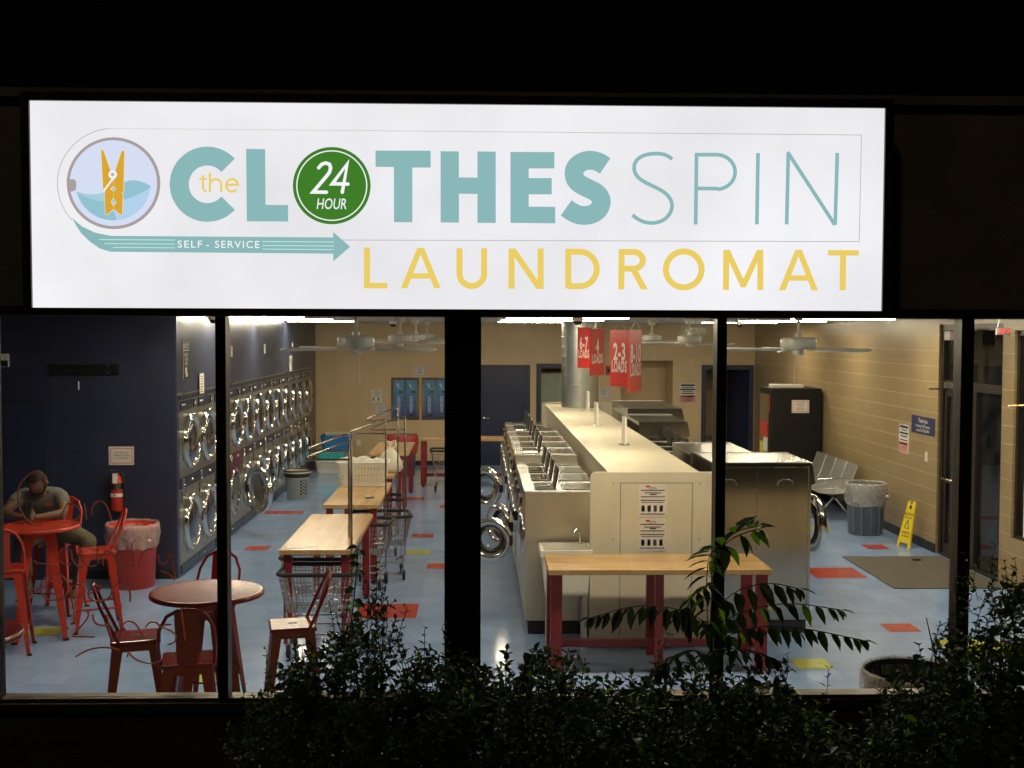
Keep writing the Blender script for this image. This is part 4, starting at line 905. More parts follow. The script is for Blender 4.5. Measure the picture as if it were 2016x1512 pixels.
# ------------------------------------------------------------------ bistro furniture
def make_stool(label, C='red'):
    t = thing('metal_bar_chair', label, 'bar chair', group='red metal bar chairs'); z = .76
    m = MB(); m.box(-.165, .165, -.165, .165, z - .03, z, bev=.012); m.box(-.15, .15, -.15, .15, z - .075, z - .031); m.build('seat', C, t)
    m = MB(); m.box(-.03, .03, -.012, .012, z + .0005, z + .002); m.build('seat_slot', 'black', t)
    for sx in (-1, 1):
        for sy in (-1, 1):
            m = MB(); a, b = Vector((sx * .145, sy * .145, z - .04)), Vector((sx * .215, sy * .215, .0))
            w1, w2 = .05, .018
            pts = []
            for c_, w_ in ((a, w1), (b, w2)): pts += [c_ + Vector((-sx * w_ * 1.3, sy * .004, 0)), c_ + Vector((sx * .006, sy * .006, 0)), c_ + Vector((sx * .004, -sy * w_ * 1.3, 0)), c_ + Vector((-sx * w_ * .45, -sy * w_ * .45, 0))]
            m.add(pts, [(0, 1, 5, 4), (1, 2, 6, 5), (2, 3, 7, 6), (3, 0, 4, 7), (0, 3, 2, 1), (4, 5, 6, 7)]); lg = m.build('leg', C, t)
            m = MB(); m.box(b.x - .018, b.x + .018, b.y - .018, b.y + .018, 0, .018); m.build('foot', 'black', lg)
    m = MB(); q = .192; m.tube([(-q, -q, .22), (q, -q, .22), (q, q, .22), (-q, q, .22)], .009, 6, closed=True)
    for sx in (-1, 1): m.box(sx * q - .012, sx * q + .012, -q, q, .19, .25) if sx == 1 else None
    m.build('footrest', C, t)
    # low curved backrest on +x side
    m = MB(); H_ = .37
    m.tube([(.10, -.165, z - .03), (.17, -.175, z + .12), (.225, -.165, z + .24), (.255, -.12, z + .33), (.27, -.05, z + H_), (.27, .05, z + H_), (.255, .12, z + .33), (.225, .165, z + .24), (.17, .175, z + .12), (.10, .165, z - .03)], .0115, 8)
    m.build('back_hoop', C, t)
    m = MB(); m.extr([(.155, -.06, z - .01), (.265, -.075, z + H_ - .005), (.265, .075, z + H_ - .005), (.155, .06, z - .01)], (.006, 0, 0)); m.build('back_splat', C, t)
    return t
def make_bistro(label, loc, r=.37, z=1.05, C='red'):
    t = thing('metal_bistro_table', label, 'bar table', loc, R(20), 'round red metal bistro tables')
    m = MB(); m.lathe([(.001, z - .002), (r - .03, z - .002), (r - .012, z), (r, z - .006), (r + .002, z - .03), (r - .004, z - .034), (r - .01, z - .02), (.001, z - .02)], 56); m.build('tabletop', C, t)
    m = MB(); m.box(-.11, .11, -.11, .11, z - .12, z - .021); m.build('apron', C, t)
    for sx in (-1, 1):
        for sy in (-1, 1):
            m = MB(); a, b = Vector((sx * .12, sy * .12, z - .03)), Vector((sx * .22, sy * .22, 0)); w1, w2 = .085, .03; pts = []
            for c_, w_ in ((a, w1), (b, w2)): pts += [c_ + Vector((-sx * w_, sy * .004, 0)), c_ + Vector((sx * .012, sy * .012, 0)), c_ + Vector((sx * .004, -sy * w_, 0)), c_ + Vector((-sx * w_ * .4, -sy * w_ * .4, 0))]
            m.add(pts, [(0, 1, 5, 4), (1, 2, 6, 5), (2, 3, 7, 6), (3, 0, 4, 7), (0, 3, 2, 1), (4, 5, 6, 7)]); lg = m.build('leg', C, t)
            m = MB(); m.box(b.x - .03, b.x + .02, b.y - .03, b.y + .02, 0, .02); m.build('foot', 'black', lg)
    return t
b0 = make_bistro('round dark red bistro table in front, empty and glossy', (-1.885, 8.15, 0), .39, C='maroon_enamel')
make_bistro('round red bistro table the seated man leans on', (-4.08, 10.95, 0), .36)
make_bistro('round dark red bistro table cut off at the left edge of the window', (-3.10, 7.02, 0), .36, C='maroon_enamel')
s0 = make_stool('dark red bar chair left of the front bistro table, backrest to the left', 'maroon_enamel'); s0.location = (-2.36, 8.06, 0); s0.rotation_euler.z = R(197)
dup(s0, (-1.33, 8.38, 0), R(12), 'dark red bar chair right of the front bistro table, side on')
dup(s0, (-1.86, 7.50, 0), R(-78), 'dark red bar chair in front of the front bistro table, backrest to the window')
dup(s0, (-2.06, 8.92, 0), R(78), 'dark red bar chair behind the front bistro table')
s1 = make_stool('red bar chair at the right of the seated man, backrest to the right'); s1.location = (-3.66, 11.28, 0); s1.rotation_euler.z = R(22)
dup(s1, (-4.20, 10.45, 0), R(-75), 'red bar chair in front of the seated man, backrest to the window')
dup(s1, (-4.28, 11.95, 0), R(85), 'red bar chair the seated man sits on')

# ------------------------------------------------------------------ person
def skin_mesh(name, J, E, mt, parent, sub=2):
    me = bpy.data.meshes.new(name); ks = list(J); me.from_pydata([J[k_][0] for k_ in ks], [(ks.index(a), ks.index(b)) for a, b in E], [])
    o = bpy.data.objects.new(name, me); COL.objects.link(o); sk = o.modifiers.new('skin', 'SKIN')
    for i, k_ in enumerate(ks):
        r_ = J[k_][1]; d_ = me.skin_vertices[0].data[i]; d_.radius = r_ if isinstance(r_, tuple) else (r_, r_); d_.use_root = (i == 0)
    sk.use_smooth_shade = True; ss = o.modifiers.new('sub', 'SUBSURF'); ss.levels = sub; ss.render_levels = sub
    bpy.context.view_layer.update(); dg = bpy.context.evaluated_depsgraph_get()
    nm = bpy.data.meshes.new_from_object(o.evaluated_get(dg)); o.modifiers.clear(); o.data = nm; nm.materials.clear(); nm.materials.append(MT[mt])
    for p in nm.polygons: p.use_smooth = True
    o.parent = parent; return o
px_, py_ = -4.28, 11.85
J = {'pel': ((0, 0, .86), (.15, .12)), 'sp': ((0, -.10, 1.02), (.15, .11)), 'ch': ((0, -.27, 1.20), (.17, .12)), 'nk': ((.01, -.38, 1.30), .062), 'hd': ((.02, -.43, 1.35), .06),
     'ls': ((-.19, -.30, 1.235), .065), 'le': ((-.27, -.56, 1.105), .047), 'lw': ((-.04, -.73, 1.095), .030), 'lh': ((.02, -.765, 1.10), .032),
     'rs': ((.19, -.30, 1.235), .065), 're': ((.30, -.54, 1.105), .047), 'rw': ((.14, -.72, 1.095), .030), 'rh': ((.09, -.765, 1.10), .032),
     'lhp': ((-.10, -.02, .83), .095), 'lk': ((-.15, -.44, .80), .072), 'la': ((-.12, -.38, .36), .042), 'lt': ((-.12, -.50, .31), .035),
     'rhp': ((.10, -.02, .83), .095), 'rk': ((.47, -.28, .79), .072), 'ra': ((.30, -.22, .36), .042), 'rt': ((.33, -.34, .31), .035)}
E_ = [('pel', 'sp'), ('sp', 'ch'), ('ch', 'nk'), ('nk', 'hd'), ('ch', 'ls'), ('ls', 'le'), ('le', 'lw'), ('lw', 'lh'), ('ch', 'rs'), ('rs', 're'), ('re', 'rw'), ('rw', 'rh'),
      ('pel', 'lhp'), ('lhp', 'lk'), ('lk', 'la'), ('la', 'lt'), ('pel', 'rhp'), ('rhp', 'rk'), ('rk', 'ra'), ('ra', 'rt')]
person = skin_mesh('person', J, E_, 'skin', None); person.location = (px_, py_, 0)
tag(person, 'bearded man in grey T-shirt and olive vest leaning on red table over a phone', 'person')
# head with face and fingers joined into the body mesh
hm = MB()
Hc = Vector((.025, -.47, 1.39)); tilt = Matrix.Translation(Hc) @ Matrix.Rotation(R(44), 4, 'X') @ Matrix.Diagonal((1.13, 1.10, 1.10, 1))   # bowed towards the phone
def headpt(th1, ph, s=1.0):
    x = math.sin(th1) * math.cos(ph); y = math.sin(th1) * math.sin(ph); z = math.cos(th1)
    X_, Y_, Z_ = x * .076, y * .096, z * .118
    if z < 0: X_ *= 1 - .28 * (-z) ** 1.2; Y_ *= 1 - .10 * (-z)
    if y < -.2 and z < .15 and z > -.3: pass
    fr = max(0, -y)
    nose = math.exp(-((x / .16) ** 2)) * math.exp(-(((z + .12) / .20) ** 2)) * fr; Y_ -= .022 * nose
    brow = math.exp(-(((z - .18) / .10) ** 2)) * fr; Y_ -= .005 * brow
    eye = (math.exp(-(((x - .36) / .14) ** 2)) + math.exp(-(((x + .36) / .14) ** 2))) * math.exp(-(((z - .03) / .10) ** 2)) * fr; Y_ += .010 * eye
    lips = math.exp(-((x / .28) ** 2)) * math.exp(-(((z + .50) / .07) ** 2)) * fr; Y_ -= .006 * lips
    return (X_ * s, Y_ * s, Z_ * s)
def headgrid(m, f=lambda a, b: True, s=1.0, mi=0, nu=28, nv=22):
    idx = {}; vs = []
    for i in range(nv + 1):
        for j in range(nu):
            idx[(i, j)] = len(vs); vs.append(headpt(math.pi * max(.001, min(.999, i / nv)), 2 * math.pi * j / nu, s))
    m.add(vs, [(idx[(i, j)], idx[(i, (j + 1) % nu)], idx[(i + 1, (j + 1) % nu)], idx[(i + 1, j)]) for i in range(nv) for j in range(nu) if f(math.pi * (i + .5) / nv, 2 * math.pi * (j + .5) / nu)], mi, True)
hm.T = tilt; headgrid(hm)
for s in (-1, 1): hm.lathe([(.001, .012), (.016, .012), (.022, .004), (.012, -.006)], 10, 0, (s * .076, .005, -.005), (s, .3, 0), sy=1.4)
hm.T = None
for s, hx, wv in ((-1, .02, (-.04, -.73)), (1, .09, (.14, -.72))):     # curled fingers round the phone
    for q in range(4):
        L_ = [.062, .072, .068, .054][q]; bx = hx + s * .012; by = -.775 - .004 * q; bz = 1.135 - q * .018
        d_ = -s
        hm.tube([(bx, by, bz), (bx + d_ * .010 - s * .0, by - L_ * .38, bz + .004), (bx + d_ * .030, by - L_ * .55, bz - .002), (bx + d_ * .046, by - L_ * .42, bz - .006)], [.0095, .009, .008, .006], 7)
    hm.tube([(hx + s * .01, -.755, 1.125), (hx - s * .0, -.765, 1.160), (hx - s * .014, -.785, 1.178)], [.011, .0095, .0075], 7)
me = bpy.data.meshes.new('h'); me.from_pydata(hm.v, [], hm.f)
bm = bmesh.new(); bm.from_mesh(person.data); bm.from_mesh(me); 
for f in bm.faces: f.smooth = True
bm.to_mesh(person.data); bm.free(); bpy.data.meshes.remove(me)
m = MB(); m.T = tilt; headgrid(m, lambda a, b: (math.sin(b) > -.45 and a < R(112)) or a < R(52) or (math.sin(b) > .2 and a < R(128)), 1.07); m.build('hair', 'hair', person)
m = MB(); m.T = tilt; headgrid(m, lambda a, b: math.sin(b) < .25 and a > R(118) and not (abs(math.cos(b)) < .3 and R(118) < a < R(124)), 1.10)
m.T = None; m.build('beard', 'hair', person)
m = MB(); m.T = tilt
for s in (-1, 1): m.lathe([(.001, .004), (.008, .003), (.010, 0)], 8, 0, (s * .027, -.0865, .003), (0, -1, 0))
m.build('eyes', 'black', person)
J2 = {'sp': ((0, -.04, .92), (.168, .128)), 'm': ((0, -.14, 1.06), (.172, .13)), 'ch': ((0, -.27, 1.20), (.190, .140)), 'nk': ((.005, -.35, 1.275), .085), 'ls': ((-.195, -.30, 1.235), .085), 'lm': ((-.245, -.44, 1.165), .068), 'rs': ((.195, -.30, 1.235), .085), 'rm': ((.26, -.43, 1.165), .068)}
skin_mesh('tshirt', J2, [('sp', 'm'), ('m', 'ch'), ('ch', 'nk'), ('ch', 'ls'), ('ls', 'lm'), ('ch', 'rs'), ('rs', 'rm')], 'tshirt', person)
J3 = {'sp': ((0, -.06, .93), (.178, .138)), 'm': ((0, -.16, 1.06), (.182, .142)), 'ch': ((0, -.29, 1.19), (.185, .150)), 'c2': ((0, -.33, 1.235), (.13, .10))}
vst = skin_mesh('vest', J3, [('sp', 'm'), ('m', 'ch'), ('ch', 'c2')], 'vest', person)
m = MB(); m.box(.10, .15, -.452, -.446, 1.165, 1.185); m.build('vest_badge', 'sign_red', vst)
J4 = {'pel': ((0, 0, .86), (.165, .13)), 'lhp': ((-.10, -.02, .835), .11), 'lk': ((-.15, -.44, .80), .088), 'la': ((-.12, -.38, .42), .062), 'rhp': ((.10, -.02, .835), .11), 'rk': ((.47, -.28, .79), .088), 'ra': ((.30, -.22, .42), .062)}
skin_mesh('trousers', J4, [('pel', 'lhp'), ('lhp', 'lk'), ('lk', 'la'), ('pel', 'rhp'), ('rhp', 'rk'), ('rk', 'ra')], 'trousers', person)
for x_, y_ in ((-.12, -.38), (.31, -.22)):
    m = MB(); m.box(x_ - .045, x_ + .045, y_ - .20, y_ + .07, .245, .275, bev=.012); m.lathe([(.045, .0), (.048, .06), (.044, .12)], 14, 0, (x_, y_, .27)); m.lathe([(.001, .05), (.03, .045), (.045, .0)], 14, 0, (x_, y_ - .11, .27), sy=1.9); m.build('shoe', 'shoe', person)
t = thing('phone', 'dark smartphone held in both hands of the seated man', 'phone', (px_ + .055, py_ - .80, 1.165), 0); m = MB(); m.T = Matrix.Rotation(R(-35), 4, 'X'); m.box(-.037, .037, -.004, .004, -.07, .08, bev=.003); m.build('case', 'black', t)
m = MB(); m.T = Matrix.Rotation(R(-35), 4, 'X'); m.lathe([(.001, .002), (.007, .002), (.009, 0)], 10, 0, (-.022, -.005, .062), (0, -1, 0)); m.build('camera_lens', 'chrome', t)

# ------------------------------------------------------------------ washer banks
def make_washer(label, w, h, depth, zc, r, flap=True, body='cream', opn=None, side_panels=0, grp='front-load washers left of the counter', flip_hinge=False):
    """faces +x locally; origin at floor under the front face"""
    t = thing('washing_machine', label, 'washing machine', group=grp)
    m = MB(); m.box(-depth, 0, -w / 2 + .002, w / 2 - .002, .13, h - .012); m.build('cabinet', body, t)
    m = MB(); m.box(-depth + .02, -.03, -w / 2 + .012, w / 2 - .012, 0, .129); m.build('plinth', 'black', t)
    m = MB(); m.box(-depth, .012, -w / 2 + .007, w / 2 - .007, h - .012, h, bev=.005); m.build('top_plate', 'steel_top', t)
    m = MB(); m.box(-depth, .014, w / 2 - .022, w / 2 - .010, h + .0005, h + .007, bev=.002); m.build('top_trim', 'sign_white', t)
    if flap: m = MB(); m.box(-depth + .04, -.36, -w * .36, w * .30, h + .0005, h + .004); m.build('rear_hatch', 'steel_dark', t)
    m = MB(); m.extr([(.0, -w / 2 + .015, h - .22), (.045, -w / 2 + .015, h - .20), (.012, -w / 2 + .015, h - .02), (0, -w / 2 + .015, h - .02)], (0, w - .03, 0)); m.build('control_panel', 'steel_dark', t)
    m = MB(); m.box(.03, .042, -w / 2 + .06, 0, h - .16, h - .10); m.build('display', 'black', t)
    if opn is None: ring_door(t, 0, zc, r, fat=True, mats=('chrome', 'dome'))
    else:
        m = MB(); m.lathe([(r * .75, .01), (r * .7, -.3), (.001, -.3)], 28, 0, (0, 0, zc), (1, 0, 0)); m.lathe([(r * .98, 0), (r * .95, .03), (r * .75, .02)], 28, 1, (0, 0, zc), (1, 0, 0)); m.build('drum_opening', ['drum', 'chrome'], t)
        hy = (w / 2 - .02) * (1 if flip_hinge else -1)
        ring_door(t, 0, zc, r, x=.02, rot=R(opn) * (1 if flip_hinge else -1), hinge=(.02, hy, 0), mats=('chrome', 'glass'), fat=True)
    if flap:
        m = MB(); m.box(-.26, -.10, -w * .28, w * .28, h, h + .018, bev=.004); m.box(-.24, -.12, -w * .22, w * .22, h + .018, h + .022); m.build('soap_drawer', 'chrome', t)
        m = MB(); m.T = Matrix.Translation((-.29, 0, h + .005)) @ Matrix.Rotation(R(-9), 4, 'Y'); m.box(-.007, .007, -w * .26, w * .26, 0, .205, bev=.003); m.build('soap_lid', 'black', t)
    if side_panels:
        m = MB(); m.box(-depth + .03, -.03, -w / 2 - .004, -w / 2 + .0015, .14, h - .03); 
        m.build('side_panel', body, t)
    return t
def setw(t, y, face, x):  # face -1: looks to -x
    t.location = (x, y, 0); t.rotation_euler.z = math.pi if face < 0 else 0
GL = 'front-load washers left of the counter'
XW = .455
wn_ = [('nearest small washer, its chrome ring door swung wide open', 78), ('second small washer from the front, door a little open', 34), ('third small washer from the front, door shut', None), ('fourth small washer, last of the low front group', None)]
y = 10.95
cl = None
for i, (lb, op) in enumerate(wn_):
    t = make_washer(lb, .655, 1.36, .70, .90, .205, True, 'cream', op, 1 if i == 0 else 0, flip_hinge=True); setw(t, y + .3275, -1, XW); y += .66
y = 13.6
wa = None
for i in range(5):
    lb = f'{["first", "second", "third", "fourth", "fifth"][i]} machine of the taller middle group of washers'
    if i in (1,):
        t = make_washer(lb + ', door open', .775, 1.43, .72, .92, .25, True, 'cream', 55, flip_hinge=True); setw(t, y + .39, -1, XW - .01)
    elif wa is None:
        wa = make_washer(lb, .775, 1.43, .72, .92, .25, True, 'cream', None); setw(wa, y + .39, -1, XW - .01)
    else: dup(wa, (XW - .01, y + .39, 0), math.pi, lb)
    y += .78
ws = make_washer('second to last washer of the left bank', .70, 1.40, .6, .90, .21, True, 'steel_dark'); setw(ws, y + .36, -1, XW + .0); dup(ws, (XW, y + 1.08, 0), math.pi, 'last washer of the left bank near the navy door')
GR = 'large washers right of the counter'
w1 = make_washer('largest steel washer at the front right, round door ajar', .90, 1.635, .95, .98, .29, False, 'steel_dark', 11, 0, GR, flip_hinge=True); setw(w1, 11.40, 1, 3.17)
m = MB()
def arcs(x0): m.tube([(x0 - .075, -.456, 1.42), (x0 - .065, -.47, 1.455), (x0 - .03, -.475, 1.475), (x0 + .03, -.475, 1.475), (x0 + .065, -.47, 1.455), (x0 + .075, -.456, 1.42)], .006, 6)
arcs(-.39 + .14); arcs(-.66 - .13); m.build('side_handle', 'steel', w1)
m = MB(); m.box(-.52, -.516, -.4555, -.4495, .14, 1.60); m.box(-.03, -.02, -.4565, -.4495, .14, 1.60); m.box(-.93, -.02, -.4565, -.4495, 1.585, 1.592); m.build('panel_seam', 'steel', w1)
w2 = make_washer('second steel washer of the right bank, top plate empty', 1.1, 1.63, .65, .98, .29, False, 'steel_dark', None, 0, GR); setw(w2, 12.42, 1, 2.83)
y = 13.0; wb = None
for i in range(4):
    lb = f'{["first", "second", "third", "fourth"][i]} low washer in the dip of the right bank'
    if wb is None: wb = make_washer(lb, .66, 1.39, .62, .9, .205, True, 'steel_dark', None, 0, GR); setw(wb, y + .33, 1, 2.83)
    else: dup(wb, (2.83, y + .33, 0), 0, lb)
    y += .662
w3 = make_washer('tall washer behind the low right ones', 1.3, 1.66, .65, .98, .29, False, 'steel_dark', None, 0, GR); setw(w3, 16.32, 1, 2.83)
w4 = make_washer('farthest and tallest washer of the right bank', 1.9, 1.75, .8, .98, .29, False, 'steel_dark', None, 0, GR); setw(w4, 18.0, 1, 3.0)

# ------------------------------------------------------------------ cream service counter between the banks
ct = thing('service_counter', 'long cream laminate counter bulkhead between the washer banks', 'counter', (1.62, 10.46, 0))
m = MB()
def round_panel(m, x0, x1, y0, y1, z0, z1, r):
    pts = [(x0, y0, z0), (x1, y0, z0)] + [(x1 - r + r * math.cos(R(a)), y0, z1 - r + r * math.sin(R(a))) for a in range(0, 91, 15)] + [(x0 + r + r * math.cos(R(a)), y0, z1 - r + r * math.sin(R(a))) for a in range(90, 181, 15)]
    m.extr(pts, (0, y1 - y0, 0))
round_panel(m, -.60, .55, 0, .05, .03, 1.60, .05); m.build('end_panel', 'white', ct)
m = MB(); round_panel(m, -.46, .80, 10.5, 10.55, .8, 1.60, .05); m.build('far_end_panel', 'white', ct)
m = MB(); m.box(-.40, .46, .05, 10.5, 1.535, 1.56, bev=.002); m.build('countertop', 'white', ct)
m = MB(); m.box(-.385, -.365, .05, 10.5, 0, 1.535); m.box(.425, .445, .05, 10.5, 0, 1.535); m.build('side_panel', 'white', ct)
m = MB(); e = -.0025
for x0, x1, z0, z1 in [(-.330, -.326, .05, 1.506), (.322, .326, .05, 1.506), (-.326, .322, 1.502, 1.506), (-.326, .322, .05, .054)]: m.box(x0, x1, e, -.0003, z0, z1)
for a in (-.39, .39):
    for b in (1.50, .99): m.disc((a, -.002, b), .006, (0, -1, 0), 10)
m.build('access_panel_seam', 'ink', ct)
for zc, lb in ((1.345, 'upper white phone-app notice taped to the cream counter end'), (1.035, 'lower white phone-app notice taped to the cream counter end')):
    bars = [(-.5, -.2, .80, .92, 4)] + tl(2, .82, .72, .3, 1, .03) + [(-.88, .88, .60, .66, 1), (-.6, .6, .44, .5, 1), (-.22, .28, .34, .41, 1), (-.88, .88, .20, .26, 1), (-.88, .88, -.02, .04, 1), (-.8, .8, -.14, -.1, 1)]
    bars += [(-.82, -.58, -.68, -.3, 1), (-.78, -.62, -.62, -.38, 3), (-.38, -.14, -.68, -.3, 1), (-.34, -.18, -.62, -.36, 6), (.06, .3, -.68, -.3, 1), (.5, .74, -.68, -.3, 1), (.54, .70, -.62, -.36, 6), (-.88, .88, -.86, -.80, 1)]
    paper('app_notice', lb, 'notice', (1.585, 10.459, zc), .25, .295, (0, -1, 0), pm='paper', bars=bars[:], group=None)
# acrylic sign holders
for i, (x, y, hh, rz) in enumerate([(1.70, 13.45, .33, 3), (1.655, 16.2, .33, 4), (1.82, 19.2, .33, 4)]):
    t = thing('acrylic_sign_holder', ['nearest thin sign holder standing edge on upon the counter', 'middle thin sign holder standing edge on upon the counter', 'farthest thin sign holder on the counter before the duct'][i], 'sign holder', (x, y, 1.561), R(rz), 'sign holders on the counter')
    m = MB(); m.box(-.055, .055, -.07, .07, 0, .012, bev=.003); m.build('base', 'grey_bin' if i == 0 else 'white_pl', t)
    m = MB(); m.box(-.010, .010, -.11, .11, .012, hh); m.build('sheet', 'sign_white', t)
t = thing('napkin_scrap', 'small white slip of paper lying on the counter', 'paper', (1.52, 16.3, 1.5625), .3); m = MB(); m.box(-.04, .04, -.02, .02, 0, .002); m.build('sheet', 'paper', t)
# duct
t = thing('sheet_metal_duct', 'round galvanized duct column rising from the counter to the ceiling', 'duct', (1.78, 20.3, 1.561))
m = MB(); m.lathe([(.32, 0), (.32, 1.495)], 48); m.build('pipe', 'galv', t)
m = MB()
for i in range(9): m.lathe([(.3205, i * .165 + .06), (.326, i * .165 + .066), (.3205, i * .165 + .072)], 48)
m.build('seam', 'galv', t)
# utility sink
t = thing('utility_sink', 'white plastic utility sink half hidden behind the front table', 'sink', (.84, 10.62, 0))
m = MB(); rr = [(-.27, .20), (.20, .20), (.20, -.22), (-.27, -.22)]
def rg(s, z): return [(x * s, y * s, z) for x, y in rr]
def loft(m, L): 
    n = len(L[0]); m.add([v for q in L for v in q], [(i * n + k_, i * n + (k_ + 1) % n, (i + 1) * n + (k_ + 1) % n, (i + 1) * n + k_) for i in range(len(L) - 1) for k_ in range(n)])
loft(m, [rg(.80, .48), rg(.93, .83), rg(1.0, .84), rg(1.0, .90), rg(.90, .90), rg(.78, .52)]); m.ngon(rg(.80, .48)); m.ngon(rg(.78, .52)); m.build('basin', 'white_pl', t)
for a, b in ((-.19, -.15), (.14, -.15), (-.19, .13), (.14, .13)): m = MB(); m.box(a - .015, a + .015, b - .015, b + .015, 0, .50); m.build('leg', 'white_pl', t)
m = MB(); m.tube([(.12, .17, .9), (.12, .17, 1.0), (.08, .10, 1.05), (.05, .04, 1.0)], .012); m.build('tap', 'chrome', t)

# ------------------------------------------------------------------ hanging load signs
def load_sign(label, l1, l2, pa, pb, ztop, h=.56):
    t = thing('hanging_sign', label, 'hanging sign', (pa[0], pa[1], ztop - h), group='red load signs hanging over the counter')
    d = Vector((pb[0] - pa[0], pb[1] - pa[1], 0)); L_ = d.length; r_ = d.normalized(); nr = Vector((r_.y, -r_.x, 0))
    m = MB(); m.extr([Vector((0, 0, 0)), r_ * L_, r_ * L_ + Vector((0, 0, h)), Vector((0, 0, h))], -nr * .008); bd = m.build('board', 'sign_red', t)
    m = MB(); u_ = Vector((0, 0, 1))
    for sgn in (1, -1):
        o_ = r_ * (L_ / 2) + (nr * .0022 if sgn > 0 else -nr * .0102)
        fw_ = {1: .24, 3: .64, 4: .80}[len(l1)]; m.text(l1, o_ + u_ * (h * .60), r_ * sgn, u_, .235, 0, bold=.03, fit=L_ * fw_, sp=1.08); m.text(l2, o_ + u_ * (h * .345), r_ * sgn, u_, .155, 0, bold=.028, fit=L_ * .80, sp=1.12)
    m.build('lettering', 'sign_white', t)
    m = MB(); c_ = r_ * (L_ / 2) + u_ * (h + .085); m.tube([r_ * .06 + u_ * h, c_], .0035, 4); m.tube([r_ * (L_ - .06) + u_ * h, c_], .0035, 4); m.tube([c_, c_ + u_ * (CEIL - ztop - .085)], .002, 4); m.build('cord', 'sign_white', t)
load_sign('bright red 2-3 loads sign facing the window', '2-3', 'LOADS', (1.33, 11.68), (1.475, 11.36), 2.885)
load_sign('red 8-10 loads sign nearest the window, seen edge on', '8-10', 'LOADS', (1.345, 10.35), (1.52, 10.78), 2.885)
load_sign('red 4 loads sign with white cord, left of the 2-3 sign', '4', 'LOADS', (1.345, 13.9), (1.54, 14.2), 2.905)
load_sign('red 6-7 loads sign in front of the metal duct, farthest back', '6-7', 'LOADS', (1.40, 16.35), (1.555, 16.05), 2.925)

# ------------------------------------------------------------------ ceiling fans
def make_fan(label):
    t = thing('ceiling_fan', label, 'ceiling fan', group='white ceiling fans')
    m = MB(); m.lathe([(.07, 0), (.072, -.03), (.055, -.07), (.02, -.09)], 24); m.build('canopy', 'fan', t)
    m = MB(); m.tube([(0, 0, -.08), (0, 0, -.235)], .012, 8); m.lathe([(.03, -.20), (.034, -.235)], 16); m.build('downrod', 'fan', t)
    m = MB(); m.lathe([(.02, -.23), (.11, -.235), (.148, -.245), (.153, -.26), (.153, -.31), (.145, -.325), (.08, -.335), (.001, -.335)], 32); m.build('motor', 'fan_grey', t)
    m = MB(); m.lathe([(.045, -.335), (.048, -.36), (.044, -.385), (.001, -.39)], 20); m.tube([(.03, 0, -.385), (.03, 0, -.60)], .0015, 4); m.lathe([(.001, -.62), (.007, -.61), (.001, -.60)], 8, 0, (.03, 0, 0)); m.build('switch_housing', 'fan', t)
    for i in range(5):
        a = R(i * 72); m = MB(); m.T = Matrix.Rotation(a, 4, 'Z') @ Matrix.Translation((0, 0, -.345)) @ Matrix.Rotation(R(11), 4, 'X')
        pts = [(.19, -.052, 0), (.56, -.07, 0), (.63, -.058, 0), (.66, -.02, 0), (.66, .02, 0), (.63, .058, 0), (.56, .07, 0), (.19, .052, 0)]
        m.extr(pts, (0, 0, .007)); b = m.build('blade', 'fan', t)
        m = MB(); m.T = Matrix.Rotation(a, 4, 'Z') @ Matrix.Translation((0, 0, -.343)) @ Matrix.Rotation(R(11), 4, 'X'); m.box(.09, .24, -.02, .02, -.004, .0); m.build('blade_iron', 'fan_grey', b)
    return t
f0 = make_fan('ceiling fan nearest the window on the left'); f0.location = (-1.0, 9.65, CEIL); f0.rotation_euler.z = R(-4)
for x, y, rz, lb in [(-1.0, 15.1, 20, 'second ceiling fan of the left row'), (-1.0, 19.0, 50, 'third ceiling fan of the left row'), (-1.0, 23.2, 5, 'farthest ceiling fan of the left row'),
                     (2.75, 9.95, 172, 'ceiling fan nearest the window on the right'), (2.75, 15.1, 30, 'middle ceiling fan of the right row'), (2.78, 18.6, 8, 'farthest ceiling fan of the right row')]:
    dup(f0, (x, y, CEIL), R(rz), lb)
# dome cameras
def dome(x, y, lb):
    t = thing('dome_camera', lb, 'security camera', (x, y, CEIL), group='dome cameras on the ceiling')
    m = MB(); m.lathe([(.07, 0), (.07, -.05), (.062, -.06)], 20); m.build('base', 'white_pl', t)
    m = MB(); m.lathe([(.055, -.055), (.05, -.085), (.03, -.105), (.001, -.11)], 20); m.build('lens_dome', 'black', t)
dome(-3.2, 14.3, 'dome camera at the ceiling near the dryer bulkhead'); dome(-1.55, 21.5, 'dome camera beside the far left fans'); dome(4.2, 18.6, 'dome camera right of the far fans'); dome(1.25, 14.6, 'dome camera over the counter by the duct')

# ------------------------------------------------------------------ right side furniture
t = thing('vending_machine', 'tall black snack vending machine against the right wall', 'vending machine', (5.06, 19.9, 0))
m = MB(); m.box(.0, .86, 0, .85, .02, 1.91, bev=.01); m.build('cabinet', 'black_matte', t)
m = MB(); m.box(-.012, -.001, .18, .80, .12, 1.80); fr = m.build('front', 'steel_dark', t)
m = MB(); m.box(-.02, -.0125, .24, .74, 1.05, 1.30, 0); m.box(-.02, -.0125, .24, .50, .80, 1.04, 1); m.box(-.02, -.0125, .52, .74, .60, .95, 2); m.box(-.02, -.0125, .24, .5, .45, .70, 3); m.build('product_window', ['sign_red', 'paper', 'yellow', 'blue_bin'], fr)
m = MB(); m.box(-.014, -.0125, .1, .16, 1.5, 1.8); m.build('stickers', 'sign_red', fr)
paper('wall_notice', 'framed notice stuck on the side of the black vending machine', 'notice', (5.552, 19.899, 1.60), .30, .22, (0, -1, 0), bars=tl(5, .55, -.5, .6, 1, .07), border='ink_red')
